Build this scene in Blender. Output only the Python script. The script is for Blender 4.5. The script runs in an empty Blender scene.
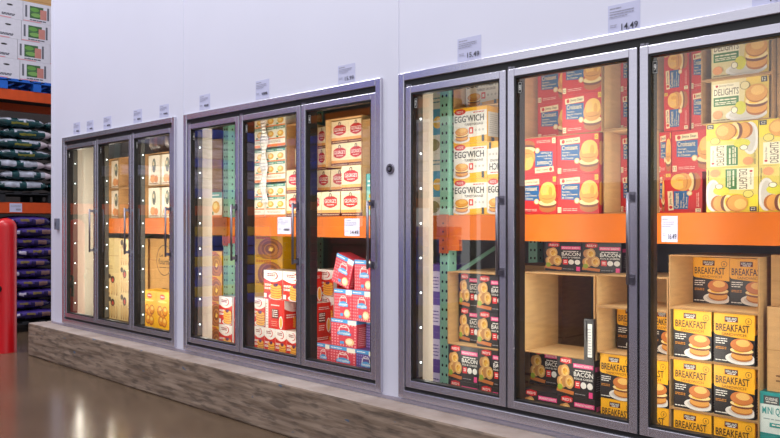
import bpy, math, random
from mathutils import Vector, Matrix
random.seed(4)
SC = bpy.context.scene
COL = SC.collection

# ------------------------------------------------------------------ camera
HC, DW, FPX = 1.445, 3.376, 758.0          # eye height, distance to the cooler wall, focal length for 780 px
ANG = math.atan2(777, 758)
VX, VY, RX, RY = -math.cos(ANG), math.sin(ANG), math.sin(ANG), math.cos(ANG)
cd = bpy.data.cameras.new('camera'); cam = bpy.data.objects.new('camera', cd); COL.objects.link(cam)
cam.location = (0, -DW, HC)
cam.rotation_euler = (math.radians(90), 0, math.atan2(-VX, VY))
cd.sensor_width = 36; cd.lens = FPX / 780 * 36; cd.shift_y = 4.6 / 780
cd.clip_start = .05; cd.clip_end = 100
SC.camera = cam

def X(px, y=.42):
    """wall-direction coordinate of a photo column on the vertical plane at depth y"""
    k = (px - 390) / FPX
    t = (y + DW) / (VY + k * RY)
    return (VX + k * RX) * t

def Z(px, py, y=.42):
    k = (px - 390) / FPX
    t = (y + DW) / (VY + k * RY)
    return HC + (223.6 - py) / FPX * t

# ------------------------------------------------------------------ materials
def lin(c):
    return tuple((x / 255 / 12.92) if x / 255 <= .04045 else ((x / 255 + .055) / 1.055) ** 2.4 for x in c) + (1,)

MATS = {}
def mat(name, rgb, rough=.5, metal=0, var=.08, scale=12, emis=0, coat=0, spec=.5, stretch=None, bump=0):
    if name in MATS: return MATS[name]
    m = bpy.data.materials.new(name); m.use_nodes = True
    nt = m.node_tree; b = nt.nodes['Principled BSDF']
    c = lin(rgb)
    tc = nt.nodes.new('ShaderNodeTexCoord'); n = nt.nodes.new('ShaderNodeTexNoise')
    n.inputs['Scale'].default_value = scale; n.inputs['Detail'].default_value = 4
    src = tc.outputs['Object']
    if stretch:
        mp = nt.nodes.new('ShaderNodeMapping'); mp.inputs['Scale'].default_value = stretch
        nt.links.new(src, mp.inputs['Vector']); src = mp.outputs['Vector']
    nt.links.new(src, n.inputs['Vector'])
    r = nt.nodes.new('ShaderNodeValToRGB')
    r.color_ramp.elements[0].position = .3; r.color_ramp.elements[1].position = .7
    r.color_ramp.elements[0].color = tuple(x * (1 - var) for x in c[:3]) + (1,)
    r.color_ramp.elements[1].color = tuple(min(1, x * (1 + var)) for x in c[:3]) + (1,)
    nt.links.new(n.outputs['Fac'], r.inputs['Fac']); nt.links.new(r.outputs['Color'], b.inputs['Base Color'])
    b.inputs['Roughness'].default_value = rough; b.inputs['Metallic'].default_value = metal
    b.inputs['Specular IOR Level'].default_value = spec
    b.inputs['Coat Weight'].default_value = coat; b.inputs['Coat Roughness'].default_value = .15
    if emis:
        b.inputs['Emission Color'].default_value = c; b.inputs['Emission Strength'].default_value = emis
    if bump:
        bp = nt.nodes.new('ShaderNodeBump'); bp.inputs['Strength'].default_value = bump; bp.inputs['Distance'].default_value = .02
        nt.links.new(n.outputs['Fac'], bp.inputs['Height']); nt.links.new(bp.outputs['Normal'], b.inputs['Normal'])
    MATS[name] = m
    return m

def ink(rgb):
    """printed carton stock of one colour"""
    return mat('print_%02x%02x%02x' % tuple(rgb), rgb, rough=.38, var=.04, scale=25)

wall_m = mat('white_wall_panel', (219, 218, 233), rough=.45, var=.015, scale=1.3)
alu = mat('brushed_aluminium', (204, 200, 212), rough=.22, metal=.82, var=.02, scale=6, stretch=(1, 1, 14))
steel = mat('polished_steel', (140, 136, 146), rough=.35, metal=1, var=.04)
black = mat('black_gasket', (16, 15, 17), rough=.5, var=.2)
liner = mat('dark_frame_liner', (25, 24, 26), rough=.4, var=.1)
cream = mat('cream_panel', (228, 222, 208), rough=.5, var=.03, scale=3)
card = mat('cardboard', (196, 152, 100), rough=.85, var=.1, scale=9, stretch=(1, 1, 6))
card_l = mat('pale_cardboard', (214, 176, 122), rough=.85, var=.08, scale=9, stretch=(1, 1, 6))
card_e = mat('cardboard_edge', (168, 126, 80), rough=.9, var=.12)
orange = mat('orange_beam', (204, 100, 4), rough=.45, spec=.3, var=.05, scale=5)
teal = mat('teal_upright', (160, 222, 196), rough=.45, var=.08, scale=7)
hole = mat('slot_shadow_black', (18, 30, 27), rough=.9, var=.1)
led = mat('lit_diode', (235, 250, 255), emis=6)
lens = mat('light_strip_lens', (120, 122, 118), rough=.3, var=.05)
paper = mat('white_price_paper', (196, 196, 224), rough=.6, var=.02)
ptext = mat('price_ink', (52, 50, 62), rough=.7, var=.02)
pgrey = mat('small_print_ink', (150, 148, 165), rough=.7, var=.05)
red_p = mat('red_bollard_plastic', (196, 10, 22), rough=.3, var=.08, scale=4)
blue_w = mat('blue_pallet_paint', (12, 92, 190), rough=.6, var=.15, scale=8)
wood = mat('pallet_wood', (120, 90, 62), rough=.85, var=.2, scale=6, stretch=(1, 8, 8))
dark_w = mat('dark_pallet', (30, 30, 36), rough=.8, var=.2)
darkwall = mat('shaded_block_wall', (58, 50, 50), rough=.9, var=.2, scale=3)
inwall = mat('cooler_inner_panel', (120, 116, 110), rough=.6, var=.08, scale=2)

def glass_mat():
    m = bpy.data.materials.new('door_glass'); m.use_nodes = True; nt = m.node_tree
    for n in list(nt.nodes): nt.nodes.remove(n)
    out = nt.nodes.new('ShaderNodeOutputMaterial'); mx = nt.nodes.new('ShaderNodeMixShader')
    tr = nt.nodes.new('ShaderNodeBsdfTransparent'); gl = nt.nodes.new('ShaderNodeBsdfGlossy')
    fr = nt.nodes.new('ShaderNodeFresnel'); fr.inputs['IOR'].default_value = 1.5
    geo = nt.nodes.new('ShaderNodeNewGeometry')
    n = nt.nodes.new('ShaderNodeTexNoise'); n.inputs['Scale'].default_value = 2.0
    rr = nt.nodes.new('ShaderNodeMapRange'); rr.inputs['To Min'].default_value = .004; rr.inputs['To Max'].default_value = .03
    nt.links.new(n.outputs['Fac'], rr.inputs['Value']); nt.links.new(rr.outputs['Result'], gl.inputs['Roughness'])
    tr.inputs['Color'].default_value = (.97, .975, .965, 1)
    def math_(op, x, y):
        q = nt.nodes.new('ShaderNodeMath'); q.operation = op
        for i, v in enumerate((x, y)):
            if isinstance(v, (int, float)): q.inputs[i].default_value = v
            else: nt.links.new(v, q.inputs[i])
        return q.outputs[0]
    # a sealed unit of two panes: several glass faces reflect, counted once per door on its front face
    f3 = math_('SUBTRACT', 1, math_('POWER', math_('SUBTRACT', 1, fr.outputs['Fac']), 3))
    nt.links.new(math_('MULTIPLY', f3, math_('SUBTRACT', 1, geo.outputs['Backfacing'])), mx.inputs['Fac'])
    nt.links.new(tr.outputs[0], mx.inputs[1]); nt.links.new(gl.outputs[0], mx.inputs[2])
    nt.links.new(mx.outputs[0], out.inputs['Surface'])
    return m
glass = glass_mat()

def floor_mat():
    m = bpy.data.materials.new('polished_concrete'); m.use_nodes = True; nt = m.node_tree; b = nt.nodes['Principled BSDF']
    tc = nt.nodes.new('ShaderNodeTexCoord')
    n1 = nt.nodes.new('ShaderNodeTexNoise'); n1.inputs['Scale'].default_value = 1.3; n1.inputs['Detail'].default_value = 8
    n2 = nt.nodes.new('ShaderNodeTexNoise'); n2.inputs['Scale'].default_value = 14; n2.inputs['Detail'].default_value = 6
    mx = nt.nodes.new('ShaderNodeMath'); mx.operation = 'ADD'
    sc = nt.nodes.new('ShaderNodeMath'); sc.operation = 'MULTIPLY'; sc.inputs[1].default_value = .35
    for n in (n1, n2): nt.links.new(tc.outputs['Object'], n.inputs['Vector'])
    nt.links.new(n2.outputs['Fac'], sc.inputs[0]); nt.links.new(n1.outputs['Fac'], mx.inputs[0]); nt.links.new(sc.outputs[0], mx.inputs[1])
    r = nt.nodes.new('ShaderNodeValToRGB')
    r.color_ramp.elements[0].position = .45; r.color_ramp.elements[0].color = lin((92, 74, 58))
    r.color_ramp.elements[1].position = .95; r.color_ramp.elements[1].color = lin((110, 90, 72))
    nt.links.new(mx.outputs[0], r.inputs['Fac']); nt.links.new(r.outputs['Color'], b.inputs['Base Color'])
    rr = nt.nodes.new('ShaderNodeMapRange'); rr.inputs['To Min'].default_value = .12; rr.inputs['To Max'].default_value = .26
    nt.links.new(n1.outputs['Fac'], rr.inputs['Value']); nt.links.new(rr.outputs['Result'], b.inputs['Roughness'])
    return m

def curb_mat():
    m = bpy.data.materials.new('worn_concrete_curb'); m.use_nodes = True; nt = m.node_tree; b = nt.nodes['Principled BSDF']
    tc = nt.nodes.new('ShaderNodeTexCoord')
    def noise(scale, st, det=8):
        mp = nt.nodes.new('ShaderNodeMapping'); mp.inputs['Scale'].default_value = st
        n = nt.nodes.new('ShaderNodeTexNoise'); n.inputs['Scale'].default_value = scale; n.inputs['Detail'].default_value = det
        nt.links.new(tc.outputs['Object'], mp.inputs['Vector']); nt.links.new(mp.outputs['Vector'], n.inputs['Vector']); return n
    def ramp(src, p0, c0, p1, c1):
        r = nt.nodes.new('ShaderNodeValToRGB'); e = r.color_ramp.elements
        e[0].position = p0; e[0].color = c0; e[1].position = p1; e[1].color = c1
        nt.links.new(src, r.inputs['Fac']); return r
    def mixc(f, a, c):
        x = nt.nodes.new('ShaderNodeMix'); x.data_type = 'RGBA'
        nt.links.new(f, x.inputs['Factor']); nt.links.new(a, x.inputs[6]); nt.links.new(c, x.inputs[7]); return x.outputs[2]
    base = ramp(noise(10, (.22, 1, 3), 15).outputs['Fac'], .34, lin((112, 92, 76)), .68, lin((168, 146, 128)))
    scr = ramp(noise(15, (.36, 1, 1.8), 15).outputs['Fac'], .5, (0, 0, 0, 1), .64, (.75, .75, .75, 1))     # horizontal scrapes
    dk = ramp(noise(5, (1, 1, 2)).outputs['Fac'], .3, lin((78, 66, 58)), .8, lin((112, 96, 84)))
    c1 = mixc(scr.outputs['Color'], base.outputs['Color'], dk.outputs['Color'])
    blu = ramp(noise(11, (.6, 1, 1.4), 6).outputs['Fac'], .66, (0, 0, 0, 1), .70, (.75, .75, .75, 1))     # scuffs of blue pallet paint
    bc = nt.nodes.new('ShaderNodeRGB'); bc.outputs[0].default_value = lin((70, 100, 130))
    c2 = mixc(blu.outputs['Color'], c1, bc.outputs[0])
    # upward faces are paler and unscraped
    geo = nt.nodes.new('ShaderNodeNewGeometry'); sx = nt.nodes.new('ShaderNodeSeparateXYZ')
    nt.links.new(geo.outputs['True Normal'], sx.inputs['Vector'])
    top = ramp(noise(4, (1, 1, 1)).outputs['Fac'], .3, lin((146, 128, 118)), .7, lin((178, 162, 154)))
    fz = ramp(sx.outputs['Z'], .5, (0, 0, 0, 1), .8, (1, 1, 1, 1))
    c3 = mixc(fz.outputs['Color'], c2, top.outputs['Color'])
    nt.links.new(c3, b.inputs['Base Color']); b.inputs['Roughness'].default_value = .75
    bp = nt.nodes.new('ShaderNodeBump'); bp.inputs['Strength'].default_value = .35; bp.inputs['Distance'].default_value = .006
    nt.links.new(scr.outputs['Color'], bp.inputs['Height']); bp.invert = True
    nt.links.new(bp.outputs['Normal'], b.inputs['Normal'])
    return m

# ------------------------------------------------------------------ mesh builder
class MB:
    def __init__(s): s.v = []; s.f = []; s.fm = []; s.mats = []; s.smooth = set()
    def mi(s, m):
        if m not in s.mats: s.mats.append(m)
        return s.mats.index(m)
    def poly(s, pts, m, smooth=False):
        i = len(s.v); s.v += [tuple(p) for p in pts]; s.f.append(tuple(range(i, i + len(pts)))); s.fm.append(s.mi(m))
        if smooth: s.smooth.add(len(s.f) - 1)
    def box(s, x0, x1, y0, y1, z0, z1, m):
        i = len(s.v)
        s.v += [(x0, y0, z0), (x1, y0, z0), (x1, y1, z0), (x0, y1, z0), (x0, y0, z1), (x1, y0, z1), (x1, y1, z1), (x0, y1, z1)]
        k = s.mi(m)
        for f in ((0, 3, 2, 1), (4, 5, 6, 7), (0, 1, 5, 4), (1, 2, 6, 5), (2, 3, 7, 6), (3, 0, 4, 7)):
            s.f.append(tuple(i + a for a in f)); s.fm.append(k)
    def tube(s, p0, p1, r, m, n=12, r1=None):
        p0, p1 = Vector(p0), Vector(p1); d = (p1 - p0).normalized()
        a = d.orthogonal().normalized(); b = d.cross(a); r1 = r if r1 is None else r1
        i = len(s.v); k = s.mi(m)
        for p, q in ((p0, r), (p1, r1)):
            for j in range(n):
                t = 2 * math.pi * j / n; s.v.append(tuple(p + (a * math.cos(t) + b * math.sin(t)) * q))
        for j in range(n):
            s.f.append((i + j, i + (j + 1) % n, i + n + (j + 1) % n, i + n + j)); s.fm.append(k); s.smooth.add(len(s.f) - 1)
        s.f.append(tuple(i + j for j in reversed(range(n)))); s.fm.append(k)
        s.f.append(tuple(i + n + j for j in range(n))); s.fm.append(k)
    def lathe(s, prof, m, n=24, at=(0, 0, 0)):
        i = len(s.v); k = s.mi(m)
        for r, z in prof:
            for j in range(n):
                t = 2 * math.pi * j / n; s.v.append((at[0] + r * math.cos(t), at[1] + r * math.sin(t), at[2] + z))
        for a in range(len(prof) - 1):
            for j in range(n):
                s.f.append((i + a * n + j, i + a * n + (j + 1) % n, i + (a + 1) * n + (j + 1) % n, i + (a + 1) * n + j)); s.fm.append(k); s.smooth.add(len(s.f) - 1)
    def mesh(s, name):
        me = bpy.data.meshes.new(name); me.from_pydata(s.v, [], s.f)
        for m in s.mats: me.materials.append(m)
        for p, k in zip(me.polygons, s.fm): p.material_index = k
        for k in s.smooth: me.polygons[k].use_smooth = True
        me.update(); return me
    def build(s, name, parent=None, loc=(0, 0, 0), bevel=0):
        o = bpy.data.objects.new(name, s.mesh(name)); COL.objects.link(o); o.location = loc
        if parent: o.parent = parent
        if bevel:
            b = o.modifiers.new('bevel', 'BEVEL'); b.width = bevel; b.segments = 2; b.limit_method = 'ANGLE'
        return o

def tag(o, label=None, cat=None, group=None, kind=None):
    if label: o['label'] = label
    if cat: o['category'] = cat
    if group: o['group'] = group
    if kind: o['kind'] = kind
    return o
def empty(name, loc, label, cat, group=None):
    o = bpy.data.objects.new(name, None); COL.objects.link(o); o.location = loc; o.empty_display_size = .1
    return tag(o, label, cat, group)
def structure(mb, name, bevel=0): return tag(mb.build(name, bevel=bevel), kind='structure')

# ------------------------------------------------------------------ lettering
TXT = {}
def glyphs(t):
    if t in TXT: return TXT[t]
    c = bpy.data.curves.new('lettering', 'FONT'); c.body = t; c.resolution_u = 2; c.offset = .012
    o = bpy.data.objects.new('lettering', c); COL.objects.link(o)
    dg = bpy.context.evaluated_depsgraph_get(); dg.update()
    me = bpy.data.meshes.new_from_object(o.evaluated_get(dg))
    vs = [(v.co.x, v.co.y) for v in me.vertices]; fs = [tuple(p.vertices) for p in me.polygons]
    bpy.data.objects.remove(o); bpy.data.curves.remove(c); bpy.data.meshes.remove(me)
    x0 = min(v[0] for v in vs); x1 = max(v[0] for v in vs); y0 = min(v[1] for v in vs); y1 = max(v[1] for v in vs)
    vs = [((x - x0) / (x1 - x0), (y - y0) / (y1 - y0)) for x, y in vs]
    TXT[t] = (vs, fs); return TXT[t]

class Face:
    """a printed face: u,v in 0..1 over w x h; each mark lies a hair above the last"""
    def __init__(s, mb, origin, uvec, vvec, nvec, w, h):
        s.mb = mb; s.o = Vector(origin); s.U = Vector(uvec) * w; s.V = Vector(vvec) * h; s.N = Vector(nvec); s.k = 0; s.w = w; s.h = h
    def pt(s, u, v): return s.o + s.U * u + s.V * v + s.N * (.0002 + s.k * .00016)
    def poly(s, uv, m): s.k += 1; s.mb.poly([s.pt(min(1, max(0, u)), min(1, max(0, v))) for u, v in uv], m)     # print stops at the edge
    def rect(s, u0, v0, u1, v1, m): s.poly([(u0, v0), (u1, v0), (u1, v1), (u0, v1)], m)
    def ell(s, cu, cv, ru, rv, m, n=20, a0=0, a1=2 * math.pi):
        s.poly([(cu + ru * math.cos(a0 + (a1 - a0) * j / n), cv + rv * math.sin(a0 + (a1 - a0) * j / n)) for j in range(n + (a1 - a0 < 6))], m)
    def text(s, t, u0, v0, u1, v1, m, slant=0, up=0, turn=False):
        """lettering fitted to a rectangle; turn = reading upwards"""
        vs, fs = glyphs(t); s.k += 1; i = len(s.mb.v); k = s.mb.mi(m)
        for x, y in vs:
            if turn: u, v = u1 - y * (u1 - u0), v0 + x * (v1 - v0)
            else: u, v = u0 + x * (u1 - u0), v0 + y * (v1 - v0) + up * x
            s.mb.v.append(tuple(s.pt(u + slant * (0 if turn else y), v)))
        for f in fs: s.mb.f.append(tuple(i + a for a in f)); s.mb.fm.append(k)

# printed pictures
BREAD, BREAD2, CRUST = ink((222, 156, 72)), ink((236, 186, 100)), ink((176, 102, 40))
EGG, YOLK, SAUS, PLATE = ink((240, 214, 150)), ink((246, 190, 40)), ink((118, 62, 40)), ink((226, 220, 214))
def sandwich(f, cu, cv, ru, rv, plate=True, top=BREAD):
    if plate:
        f.ell(cu - ru * .1, cv - rv * .75, ru * 1.35, rv * .5, PLATE); f.ell(cu - ru * .1, cv - rv * .7, ru * 1.05, rv * .34, ink((200, 192, 186)))
    f.ell(cu, cv - rv * .55, ru * .95, rv * .42, CRUST); f.ell(cu, cv - rv * .48, ru * .93, rv * .36, BREAD)
    f.ell(cu, cv - rv * .2, ru * .98, rv * .26, SAUS); f.ell(cu, cv - rv * .06, ru * 1.02, rv * .24, EGG)
    f.ell(cu - ru * .2, cv - rv * .1, ru * .5, rv * .14, YOLK)
    f.ell(cu, cv + rv * .38, ru, rv * .56, CRUST); f.ell(cu, cv + rv * .42, ru * .97, rv * .52, top); f.ell(cu + ru * .1, cv + rv * .56, ru * .6, rv * .3, BREAD2)
def croissant(f, cu, cv, ru, rv):
    f.ell(cu, cv - rv * .7, ru * .95, rv * .3, CRUST); f.ell(cu, cv - rv * .5, ru, rv * .22, SAUS); f.ell(cu, cv - rv * .38, ru * 1.02, rv * .2, EGG)
    f.ell(cu, cv + rv * .1, ru, rv * .55, BREAD); f.ell(cu + ru * .05, cv + rv * .4, ru * .85, rv * .5, ink((240, 190, 84)))
    f.ell(cu - ru * .3, cv + rv * .45, ru * .3, rv * .3, BREAD2); f.ell(cu + ru * .35, cv + rv * .3, ru * .22, rv * .3, ink((224, 160, 58))); f.ell(cu, cv - rv * .05, ru * .7, rv * .14, CRUST)
    f.ell(cu, cv - rv * .02, ru * .72, rv * .13, BREAD)
def burritos(f, u0, v0, u1, v1):
    def P(a, b): return (u0 + (u1 - u0) * a, v0 + (v1 - v0) * b)
    tan, tan2, fil = ink((206, 156, 92)), ink((178, 122, 66)), ink((216, 158, 50))
    def one(a, b, r, l):
        c = P(a, b); ru, rv = (u1 - u0) * r, (v1 - v0) * r
        f.poly([(c[0] - ru * l, c[1] + rv * .8), (c[0] - ru * l, c[1] - rv * .7), (c[0], c[1] - rv), (c[0], c[1] + rv)], tan2)
        f.ell(c[0] - ru * l, c[1], ru * .8, rv * .8, tan2); f.ell(c[0], c[1], ru, rv, tan); f.ell(c[0], c[1], ru * .7, rv * .66, ink((232, 200, 130))); f.ell(c[0], c[1], ru * .58, rv * .54, fil)
        f.ell(c[0] - ru * .25, c[1] + rv * .2, ru * .2, rv * .16, ink((176, 112, 44))); f.ell(c[0] + ru * .3, c[1] - rv * .3, ru * .2, rv * .2, ink((232, 196, 100)))
    f.poly([P(-.05, .02), P(1.0, -.06), P(1.05, .08), P(.0, .16)], ink((196, 112, 52)))
    one(.5, .84, .27, .9); one(.34, .42, .25, .6); one(.78, .44, .27, 1.0)
    f.ell(*P(.2, .2), (u1 - u0) * .16, (v1 - v0) * .12, ink((140, 160, 40)))
def lines(f, u0, u1, vs, m, h=.018):
    for v in vs:
        a = u0
        while a < u1 - .02:
            b = min(u1, a + random.uniform(.05, .14)); f.rect(a, v, b, v + h, m); a = b + .015

# carton designs: each returns a mesh; front face centred on the origin, body going back (+y)
WHT, BLK = ink((236, 232, 224)), ink((34, 31, 34))
def carton(w, d, h, base, front, side=None, side_base=None, top_base=None):
    mb = MB(); x, z = w / 2, h / 2
    P = [(-x, 0, -z), (x, 0, -z), (x, d, -z), (-x, d, -z), (-x, 0, z), (x, 0, z), (x, d, z), (-x, d, z)]
    sb = side_base or base
    for f, m in (((0, 1, 5, 4), base), ((1, 2, 6, 5), sb), ((2, 3, 7, 6), base), ((3, 0, 4, 7), sb), ((4, 5, 6, 7), top_base or base), ((0, 3, 2, 1), base)):
        mb.poly([P[i] for i in f], m)
    front(Face(mb, (-x, 0, -z), (1, 0, 0), (0, 0, 1), (0, -1, 0), w, h))
    (side or plain_side)(Face(mb, (x, 0, -z), (0, 1, 0), (0, 0, 1), (1, 0, 0), d, h))
    # tucked flap seam on the top panel
    ft = Face(mb, (-x, 0, z), (1, 0, 0), (0, 1, 0), (0, 0, 1), w, d)
    ft.rect(0, .49, 1, .5, ink((120, 100, 90)))
    return mb.mesh('carton')
def plain_side(f): pass

def d_eggwich(w=.266, d=.16, h=.228):
    Y, R, T = ink((250, 186, 36)), ink((206, 40, 40)), ink((40, 38, 40))
    def fr(f):
        f.rect(0, .9, 1, 1, Y); f.poly([(.5, 0), (1, 0), (1, .2), (.42, .16)], Y); f.rect(0, 0, .5, .08, Y)
        f.ell(.2, .9, .17, .085, R); f.text("RED'S", .1, .865, .3, .935, WHT)
        lines(f, .6, .92, (.84,), R, .025)
        f.text("EGG'WICH", .04, .6, .92, .79, T); f.text('TURKEY SAUSAGE', .34, .49, .9, .56, ink((110, 100, 96)))
        f.rect(.48, .26, .6, .44, ink((220, 60, 56))); f.rect(.51, .3, .57, .4, WHT)
        for u in (.68, .79, .9): f.ell(u, .35, .03, .035, ink((196, 190, 182)))
        sandwich(f, .26, .26, .2, .2); f.rect(.86, .02, .93, .2, T)
    def sd(f):
        f.rect(0, 0, 1, 1, Y); f.rect(.08, .16, .92, .84, WHT); lines(f, .15, .85, [.25 + .055 * i for i in range(10)], ink((190, 186, 180)), .02); f.rect(.2, .02, .4, .13, T)
    return carton(w, d, h, WHT, fr, sd, top_base=Y)

def d_burrito(w=.235, d=.15, h=.218):
    PK, R = ink((236, 70, 140)), ink((204, 30, 38))
    def fr(f):
        f.poly([(.09, .86), (.1, .96), (.24, 1), (.4, .97), (.4, .86), (.26, .82)], R); f.text("RED'S", .13, .87, .37, .94, WHT)
        f.rect(.45, .76, .98, .87, PK); f.text('BREAKFAST BURRITO', .48, .785, .95, .845, WHT)
        lines(f, .5, .92, (.68,), WHT, .025); f.text('BACON', .47, .54, .98, .66, WHT); f.text('EGG & CHEESE', .48, .46, .97, .51, WHT)
        f.rect(.5, .24, .64, .42, ink((222, 46, 50))); lines(f, .53, .61, (.3, .35), WHT, .025)
        for u in (.73, .9): f.ell(u, .33, .075, .085, WHT)
        f.rect(.87, .03, .97, .18, PK); lines(f, .5, .8, (.08,), ink((150, 146, 150)), .02)
        burritos(f, .02, .08, .46, .74)
    return carton(w, d, h, BLK, fr, lambda f: (f.rect(.1, .7, .9, .82, PK), lines(f, .15, .85, [.2 + .06 * i for i in range(7)], ink((150, 146, 150)))))

def d_croissant(w=.262, d=.16, h=.224):
    R, B, C = ink((206, 34, 34)), ink((28, 96, 156)), ink((240, 222, 176))
    def fr(f):
        f.poly([(.1, .38), (.55, .34), (.55, .76), (.1, .76)], B)
        f.poly([(.08, .76), (.56, .79), (.55, .93), (.07, .9)], C); f.ell(.15, .84, .04, .05, R); f.text('Jimmy Dean', .21, .795, .52, .885, ink((40, 34, 44)), up=.01)
        f.text('Croissant', .12, .62, .5, .74, C); f.text('Sausage,', .13, .535, .32, .585, C); f.text('Egg & Cheese', .13, .46, .5, .515, C); f.text('& Cheese', .13, .39, .4, .44, C)
        croissant(f, .77, .46, .225, .42)
        f.ell(.49, .33, .065, .075, ink((216, 182, 110))); f.ell(.49, .33, .045, .055, ink((240, 226, 190)))
        f.rect(.91, .84, .99, .97, ink((240, 196, 50))); f.text('12', .925, .87, .975, .94, BLK)
        f.rect(.02, .03, .11, .17, C); f.text('12', .035, .06, .095, .14, BLK); lines(f, .15, .5, (.08, .12), ink((240, 200, 180)), .014)
    def sd(f):
        f.poly([(.3, .1), (.95, .1), (.95, .62), (.3, .62)], B); f.rect(.3, .64, .95, .8, C); f.text('Jimmy', .35, .66, .9, .77, BLK); f.text('Cro', .36, .44, .9, .58, C)
        lines(f, .36, .9, (.2, .28, .36), C, .03); f.ell(.12, .5, .2, .3, BREAD)
    return carton(w, d, h, R, fr, sd)

def d_greenlabel(w=.252, d=.14, h=.214, yellow=False):
    bg = ink((226, 208, 152)) if not yellow else ink((228, 206, 104)); GR, BR = ink((70, 122, 62)), ink((112, 96, 74)); C = ink((240, 230, 200))
    def fr(f):
        f.poly([(.55, 0), (1, 0), (1, 1), (.62, 1)], ink((232, 198, 90)) if not yellow else ink((242, 212, 52)))
        f.rect(.03, .38, .5, .92, C); f.ell(.1, .87, .025, .03, ink((190, 40, 40))); f.text('Jimmy Dean', .14, .84, .4, .89, BR)
        f.text('DELIGHTS', .05, .64, .49, .8, BR); f.rect(.04, .38, .49, .6, GR); lines(f, .07, .45, (.52,), C, .03); lines(f, .07, .45, (.42, .46), C, .02)
        f.ell(.6, .82, .085, .1, BR); f.ell(.6, .82, .075, .09, bg)
        f.ell(.62, .14, .36, .16, PLATE); f.ell(.62, .15, .3, .11, ink((206, 198, 186)))
        f.ell(.52, .3, .1, .16, ink((214, 206, 60)))
        sandwich(f, .8, .46, .19, .38, False); f.ell(.42, .26, .06, .08, BR); f.ell(.42, .26, .05, .068, C)
        f.rect(.88, .85, .98, .98, ink((52, 44, 60))); f.text('12', .9, .875, .96, .955, C); f.ell(.12, .18, .09, .1, ink((226, 150, 90)))
        lines(f, .04, .34, (.04,), BR, .016)
    return carton(w, d, h, bg, fr, lambda f: (f.rect(.2, .1, .8, .9, C), f.text('DELIGHTS', .4, .2, .6, .8, BR, turn=True)))

def d_breakfast(w=.192, d=.19, h=.243):
    Y, BR = ink((247, 178, 28)), ink((60, 44, 30))
    def fr(f):
        pts = [(0, 1), (0, .62)] + [(.08 - .08 * math.cos(t), .62 - .06 * math.sin(t)) for t in (.5, 1.0, 1.57)] + [(1, .5), (1, 1)]
        f.poly(pts, Y)
        f.rect(.27, .83, .6, .94, ink((96, 24, 26))); f.rect(.29, .87, .58, .925, BLK); f.text('KIRKLAND', .3, .87, .57, .92, WHT); lines(f, .34, .54, (.842,), WHT, .016)
        f.ell(.86, .87, .08, .065, BR); f.ell(.86, .87, .07, .056, Y); f.text('8', .84, .845, .88, .895, BR)
        f.text('BREAKFAST', .05, .64, .88, .79, BR); f.text('SANDWICH', .2, .56, .8, .615, ink((150, 96, 24)))
        lines(f, .05, .34, (.48, .435), WHT, .018); lines(f, .05, .3, (.39,), WHT, .018); lines(f, .05, .32, (.31, .28), ink((200, 130, 40)), .016)
        sandwich(f, .7, .3, .28, .24, True, ink((204, 120, 58))); lines(f, .05, .42, (.05,), WHT, .018)
    return carton(w, d, h, BLK, fr, lambda f: (f.rect(0, .6, 1, 1, Y), f.text('BREAKFAST', .1, .7, .9, .82, BR), lines(f, .1, .9, [.1 + .06 * i for i in range(7)], ink((190, 180, 170)))), top_base=Y)

def d_quiche(w=.26, d=.2, h=.205):
    T = ink((42, 150, 150)); G = ink((60, 64, 66))
    def fr(f):
        f.rect(0, .05, 1, .72, ink((222, 234, 232))); f.rect(.06, .72, .32, .92, G); f.rect(.07, .73, .31, .91, ink((82, 88, 90))); f.text('CUISINE', .09, .81, .29, .88, WHT); lines(f, .1, .28, (.765,), WHT, .02)
        f.text('MINI QUICHE', .04, .46, .6, .66, T); lines(f, .06, .5, (.37,), ink((150, 170, 170)), .025); f.rect(.16, .2, .46, .3, T); lines(f, .2, .42, (.24,), WHT, .03)
        f.ell(.8, .35, .17, .2, BREAD); f.ell(.8, .37, .13, .15, YOLK)
    return carton(w, d, h, T, fr)

def d_shield(w=.208, d=.15, h=.172):
    """cream carton with a red shield badge"""
    C, R = ink((244, 226, 186)), ink((196, 34, 34)); BR = ink((112, 52, 40))
    def fr(f):
        f.rect(0, 0, 1, .14, BR); f.rect(0, .14, 1, .26, ink((240, 170, 90))); lines(f, .05, .95, (.05,), ink((220, 190, 160)), .03)
        sh = [(.14, .46), (.14, .72), (.3, .8), (.5, .84), (.7, .8), (.86, .72), (.86, .46), (.7, .38), (.5, .34), (.3, .38)]
        f.poly([(.5 + (u - .5) * 1.08, .59 + (v - .59) * 1.1) for u, v in reversed(sh)], ink((236, 214, 190))); f.poly(list(reversed(sh)), R)
        f.text("GEORGE'S", .18, .54, .82, .7, WHT); lines(f, .3, .7, (.45,), WHT, .03)
        f.ell(.5, .87, .08, .09, ink((120, 100, 86))); f.ell(.5, .86, .04, .05, ink((226, 200, 170)))
    return carton(w, d, h, C, fr, lambda f: (f.rect(0, 0, 1, .14, BR), f.rect(.1, .3, .9, .8, ink((236, 214, 170)))))

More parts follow.
